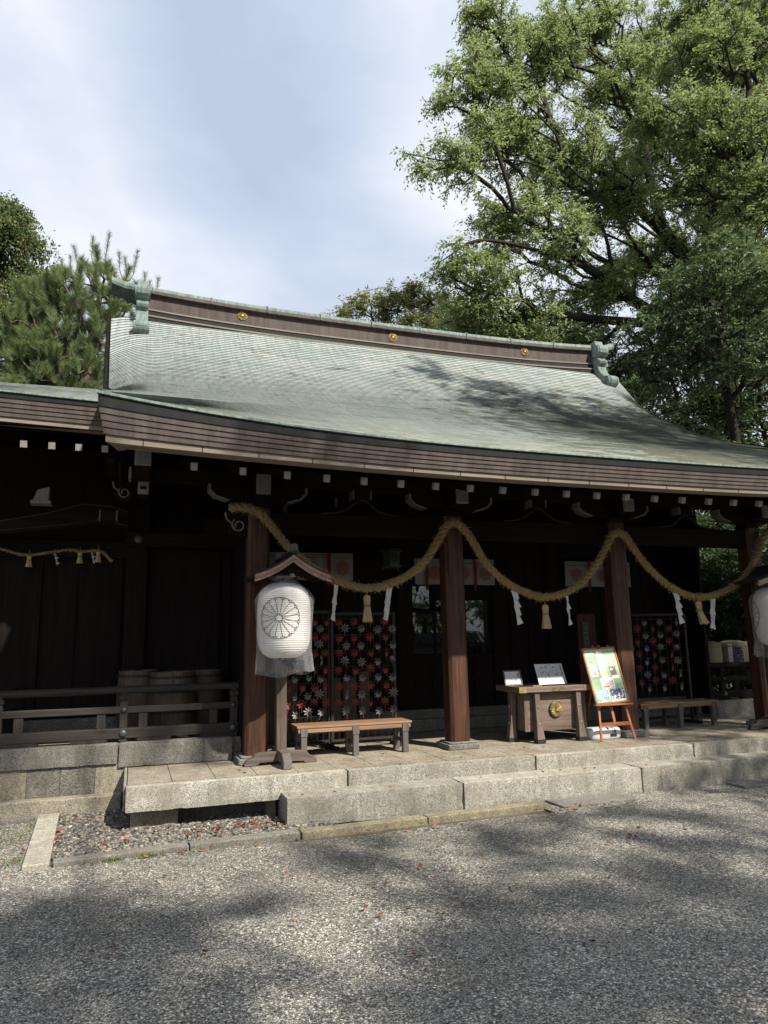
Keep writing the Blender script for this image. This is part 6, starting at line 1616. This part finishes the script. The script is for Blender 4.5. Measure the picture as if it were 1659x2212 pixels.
# pine beside it
def pine():
    base = (-3.5, 14.6, -.5); t = thing('pine_tree', 'pine with upright candle shoots and long needles left of the ridge end', 'tree', base)
    blobs = [(-3.47, 14.2, 12.6, 1.25), (-4.1, 14.4, 11.4, 1.2), (-2.84, 14.2, 11.6, 1.1), (-3.6, 14.2, 10.1, 1.4), (-2.3, 14.2, 13.1, 0.8), (-3.38, 14.1, 13.6, 0.7), (-4.8, 14.4, 10.4, 1.1), (-4.6, 14.3, 8.8, 1.4), (-3.2, 14.3, 8.4, 1.5), (-4.9, 15.0, 12.6, 1.1), (-5.3, 15.0, 11.3, 1.3), (-4.37, 14.5, 10.77, 1.21), (-5.4, 15.0, 10.0, 1.2), (-4.2, 14.5, 13.0, 0.9)]
    P = sample_blobs(blobs, 50, .3); tr = catmull([base, (-3.5, 14.6, 5), (-3.45, 14.5, 9), (-3.3, 14.4, 12.0), (-3.1, 14.3, 13.4)], 5)
    nodes, par, cnt, nf, pl = grow(P, tr, .25); V, F = branches_mesh(nodes, par, cnt, len(tr), .014, .45, .3)
    sh = []
    for i in range(len(tr), len(nodes)):
        if cnt[i] <= 5:
            d = nodes[i]-nodes[par[i]]; d /= np.linalg.norm(d)+1e-6; sh.append((nodes[i], d*.35+np.array([RNG.normal()*.18, RNG.normal()*.18, .75]), .30+.25*RNG.random()))
    # tall candles along the top
    for x, z, h in ((-3.43, 14.35, .75), (-3.01, 14.35, 1.0), (-2.1, 13.95, .9), (-3.84, 14.0, .7), (-1.75, 13.45, .62), (-1.32, 13.45, .5), (-4.23, 13.5, .65), (-4.05, 13.7, .6), (-2.55, 14.1, .6), (-3.25, 14.2, .6), (-2.32, 14.0, .55), (-1.55, 13.3, .5)):
        sh.append((np.array([x, 14.1, z]), np.array([RNG.normal()*.10, 0, 1.0]), h, .45)); k = int(np.argmin(np.linalg.norm(nodes-np.array([x, 14.1, z-.5]), axis=1)))
        bb = MB(); bb.tube([nodes[k], (nodes[k]+np.array([x, 14.1, z]))/2-np.array([0, 0, .12]), (x, 14.1, z)], [.022, .018, .014], 5)
        off = len(V); V = np.vstack([V, np.array(bb.v)]); q = [f for f in bb.f if len(f) == 4]; F = np.vstack([F, np.array(q)+off])
    NV = []
    bb = MB()
    for p, d, h, *q_ in sh:
        d = d/np.linalg.norm(d); tip = p+d*h; bb.tube([p, p+d*h*.5+np.array([0, 0, -.02]), tip], [.010, .009, .006], 4, cap=False)
        n = int(250*h/.4*(q_[0] if q_ else 1)); tt = RNG.random(n)**.8; o = p+d*h*tt[:, None]
        r = RNG.standard_normal((n, 3)); r -= (r@d)[:, None]*d; r /= np.linalg.norm(r, axis=1)[:, None]
        nd = r*.75+d*.75+np.array([0, 0, -.05]); nd /= np.linalg.norm(nd, axis=1)[:, None]; L = (.15+.12*RNG.random(n))[:, None]*(.72 if q_ else 1); s = np.cross(nd, RNG.standard_normal((n, 3))); s /= np.linalg.norm(s, axis=1)[:, None]; w = .0042
        NV.append(np.stack([o-s*w, o+s*w, o+nd*L+s*w*.3, o+nd*L-s*w*.3], 1))
    off = len(V); V = np.vstack([V, np.array(bb.v)]); F = np.vstack([F, np.array(bb.f)+off]); bulk('trunk', V, F, M['bark_pine'], t)
    NV = np.concatenate(NV).reshape(-1, 3); bulk('needles', NV, np.arange(len(NV)).reshape(-1, 4), M['needle'], t)
pine()
# unseen trees around the viewer; most are added, crowns shaped to shade yard and roof
def yard(label, blobs, trunk, dens=5, per=95, size=.20, mat='leaf_b', spread=.5):
    tree('yard_tree', label, 'tree', blobs, trunk, dens, per, size, mat, rtip=.010, rexp=.42, spread=spread, thin=3, group='trees around the yard')
yard('unseen tall tree right of the hall, crown shaped to shade the lower right of the roof', [(8.6, -1.7, 15.7, 1.0), (9.7, -2.2, 14.6, 1.4), (10.6, -2.4, 12.9, 1.5), (11.4, -2.7, 11.2, 1.4), (12.4, -3, 13.2, 1.9), (12.8, -3, 10.6, 1.6), (9.2, -1.9, 13.2, .9), (10.4, -4, 12.7, 1.3), (11.4, -5.5, 12, 1.4), (9.4, -2.5, 13.8, 1.2), (12.4, -6.5, 11.6, 1.4), (10.4, -2, 14, 1.0)], [(14.2, -4.6, -.5), (14.1, -4.5, 5), (13.4, -4.0, 8.4), (12.4, -3.4, 11), (11, -2.8, 13)], 9, 90, .16, 'leaf_b', .36)
yard('unseen tree at the right of the yard, crown shaped to shade the right end of the platform', [(11.6, -9.0, 9.0, 1.9), (10.4, -9.6, 8.0, 1.4), (13.2, -9.2, 9.4, 2.0), (12.4, -8.6, 11.2, 1.6), (13.4, -9.6, 7.2, 1.4), (10.6, -8.8, 10.2, 1.2), (15, -8.9, 12.4, 1.6), (13.8, -9, 12.2, 1.2), (16, -8.8, 11.4, 1.2), (14.6, -8.8, 11, 1.2), (12.1, -8, 13.1, 1.2), (13.4, -9, 13.2, 1.2), (11.1, -6.8, 13.2, .9)], [(13.6, -11, -.5), (13.5, -10.8, 4), (13, -10.2, 7), (12.4, -9.6, 9)], 8, 80, .18)
yard('unseen tall tree behind the viewer, crown shaped to shade the left of the yard and the left wing railing', [(3.4, -16.5, 12.4, .9), (4.0, -17.1, 12.4, 1.0), (4.7, -16.2, 12.3, .45), (3.4, -17.6, 12.3, 1.2), (4.1, -18, 12.5, .8), (2.6, -17, 12.4, 1.2), (2, -18.2, 12.4, 1.4), (3.6, -19, 12.2, 1.2), (2.3, -13, 14.35, .5), (3.3, -13, 14.5, .55), (4.3, -13.1, 14.5, .5), (5.1, -13.2, 14.6, .5), (3.3, -13, 16.5, .6), (2.3, -13, 16.1, .7), (1.1, -13, 15.7, .8), (0, -13, 15.5, .8)], [(3.4, -19.5, -.5), (3.4, -19.4, 5), (3.4, -18.8, 9), (3.6, -17.8, 11.5)], 13, 75, .20, 'leaf_b', .40)
yard('unseen tall tree behind the viewer, crown shaped to shade the right half of the yard', [(6.7, -17.9, 12.4, .8), (7.4, -17.6, 12.4, 1.1), (6.8, -18.6, 12.4, 1.1), (8.1, -18, 12.4, 1.1), (7.3, -19, 12.4, 1.2), (8, -15.9, 12.4, .7), (6.95, -15.0, 12.3, .55), (9.2, -16.3, 12.4, .8), (9.2, -17.6, 12.4, .9), (9.2, -19, 12.3, 1.3), (10.2, -17.2, 12.2, 1.0), (6.2, -15, 12.2, .42), (7.4, -15, 12.1, .48), (8.6, -15.1, 12.2, .48), (9.7, -15, 12.1, .45)], [(7.6, -20, -.5), (7.6, -19.9, 5), (7.6, -19.4, 9), (7.6, -18.5, 11.3)], 13, 100, .20, 'leaf_b', .40)
yard('tall tree farther behind the viewer mirrored in the hall windows', [(8, -26, 7, 2.6), (11.5, -26, 8, 3.0), (15, -25, 7, 3.0), (13, -25, 4, 2.4), (16, -25, 3.2, 2.2), (18.5, -25, 5.5, 2.6), (10.5, -25, 3.6, 2.2), (20.5, -25, 3.4, 2.2)], [(11, -26, -.5), (11, -26, 3), (11, -25.6, 6), (11, -25, 9)], 2.6, 110, .42, 'leaf_b', .8)
# tile-roofed wall and gate opposite the hall, mirrored in its windows
def yard_wall():
    t = thing('tiled_wall', 'long plastered wall with a grey tiled coping facing the hall', 'wall', (10, -20, GZ))
    b = MB(); b.box(-6, 26, -20.15, -19.85, GZ, 1.45); b.build('plaster', M['cloth'], t)
    b = MB(); b.prism([(-20.75, 1.40), (-20.0, 1.85), (-19.25, 1.40), (-19.25, 1.46), (-20.0, 1.95), (-20.75, 1.46)], 'yz', -6.2, 26.2)
    for x in np.arange(-6, 26, .30): b.tube([(x, -19.24, 1.47), (x, -20.0, 1.96)], .05, 6)
    b.build('tile_coping', M['iron'], t)
yard_wall()
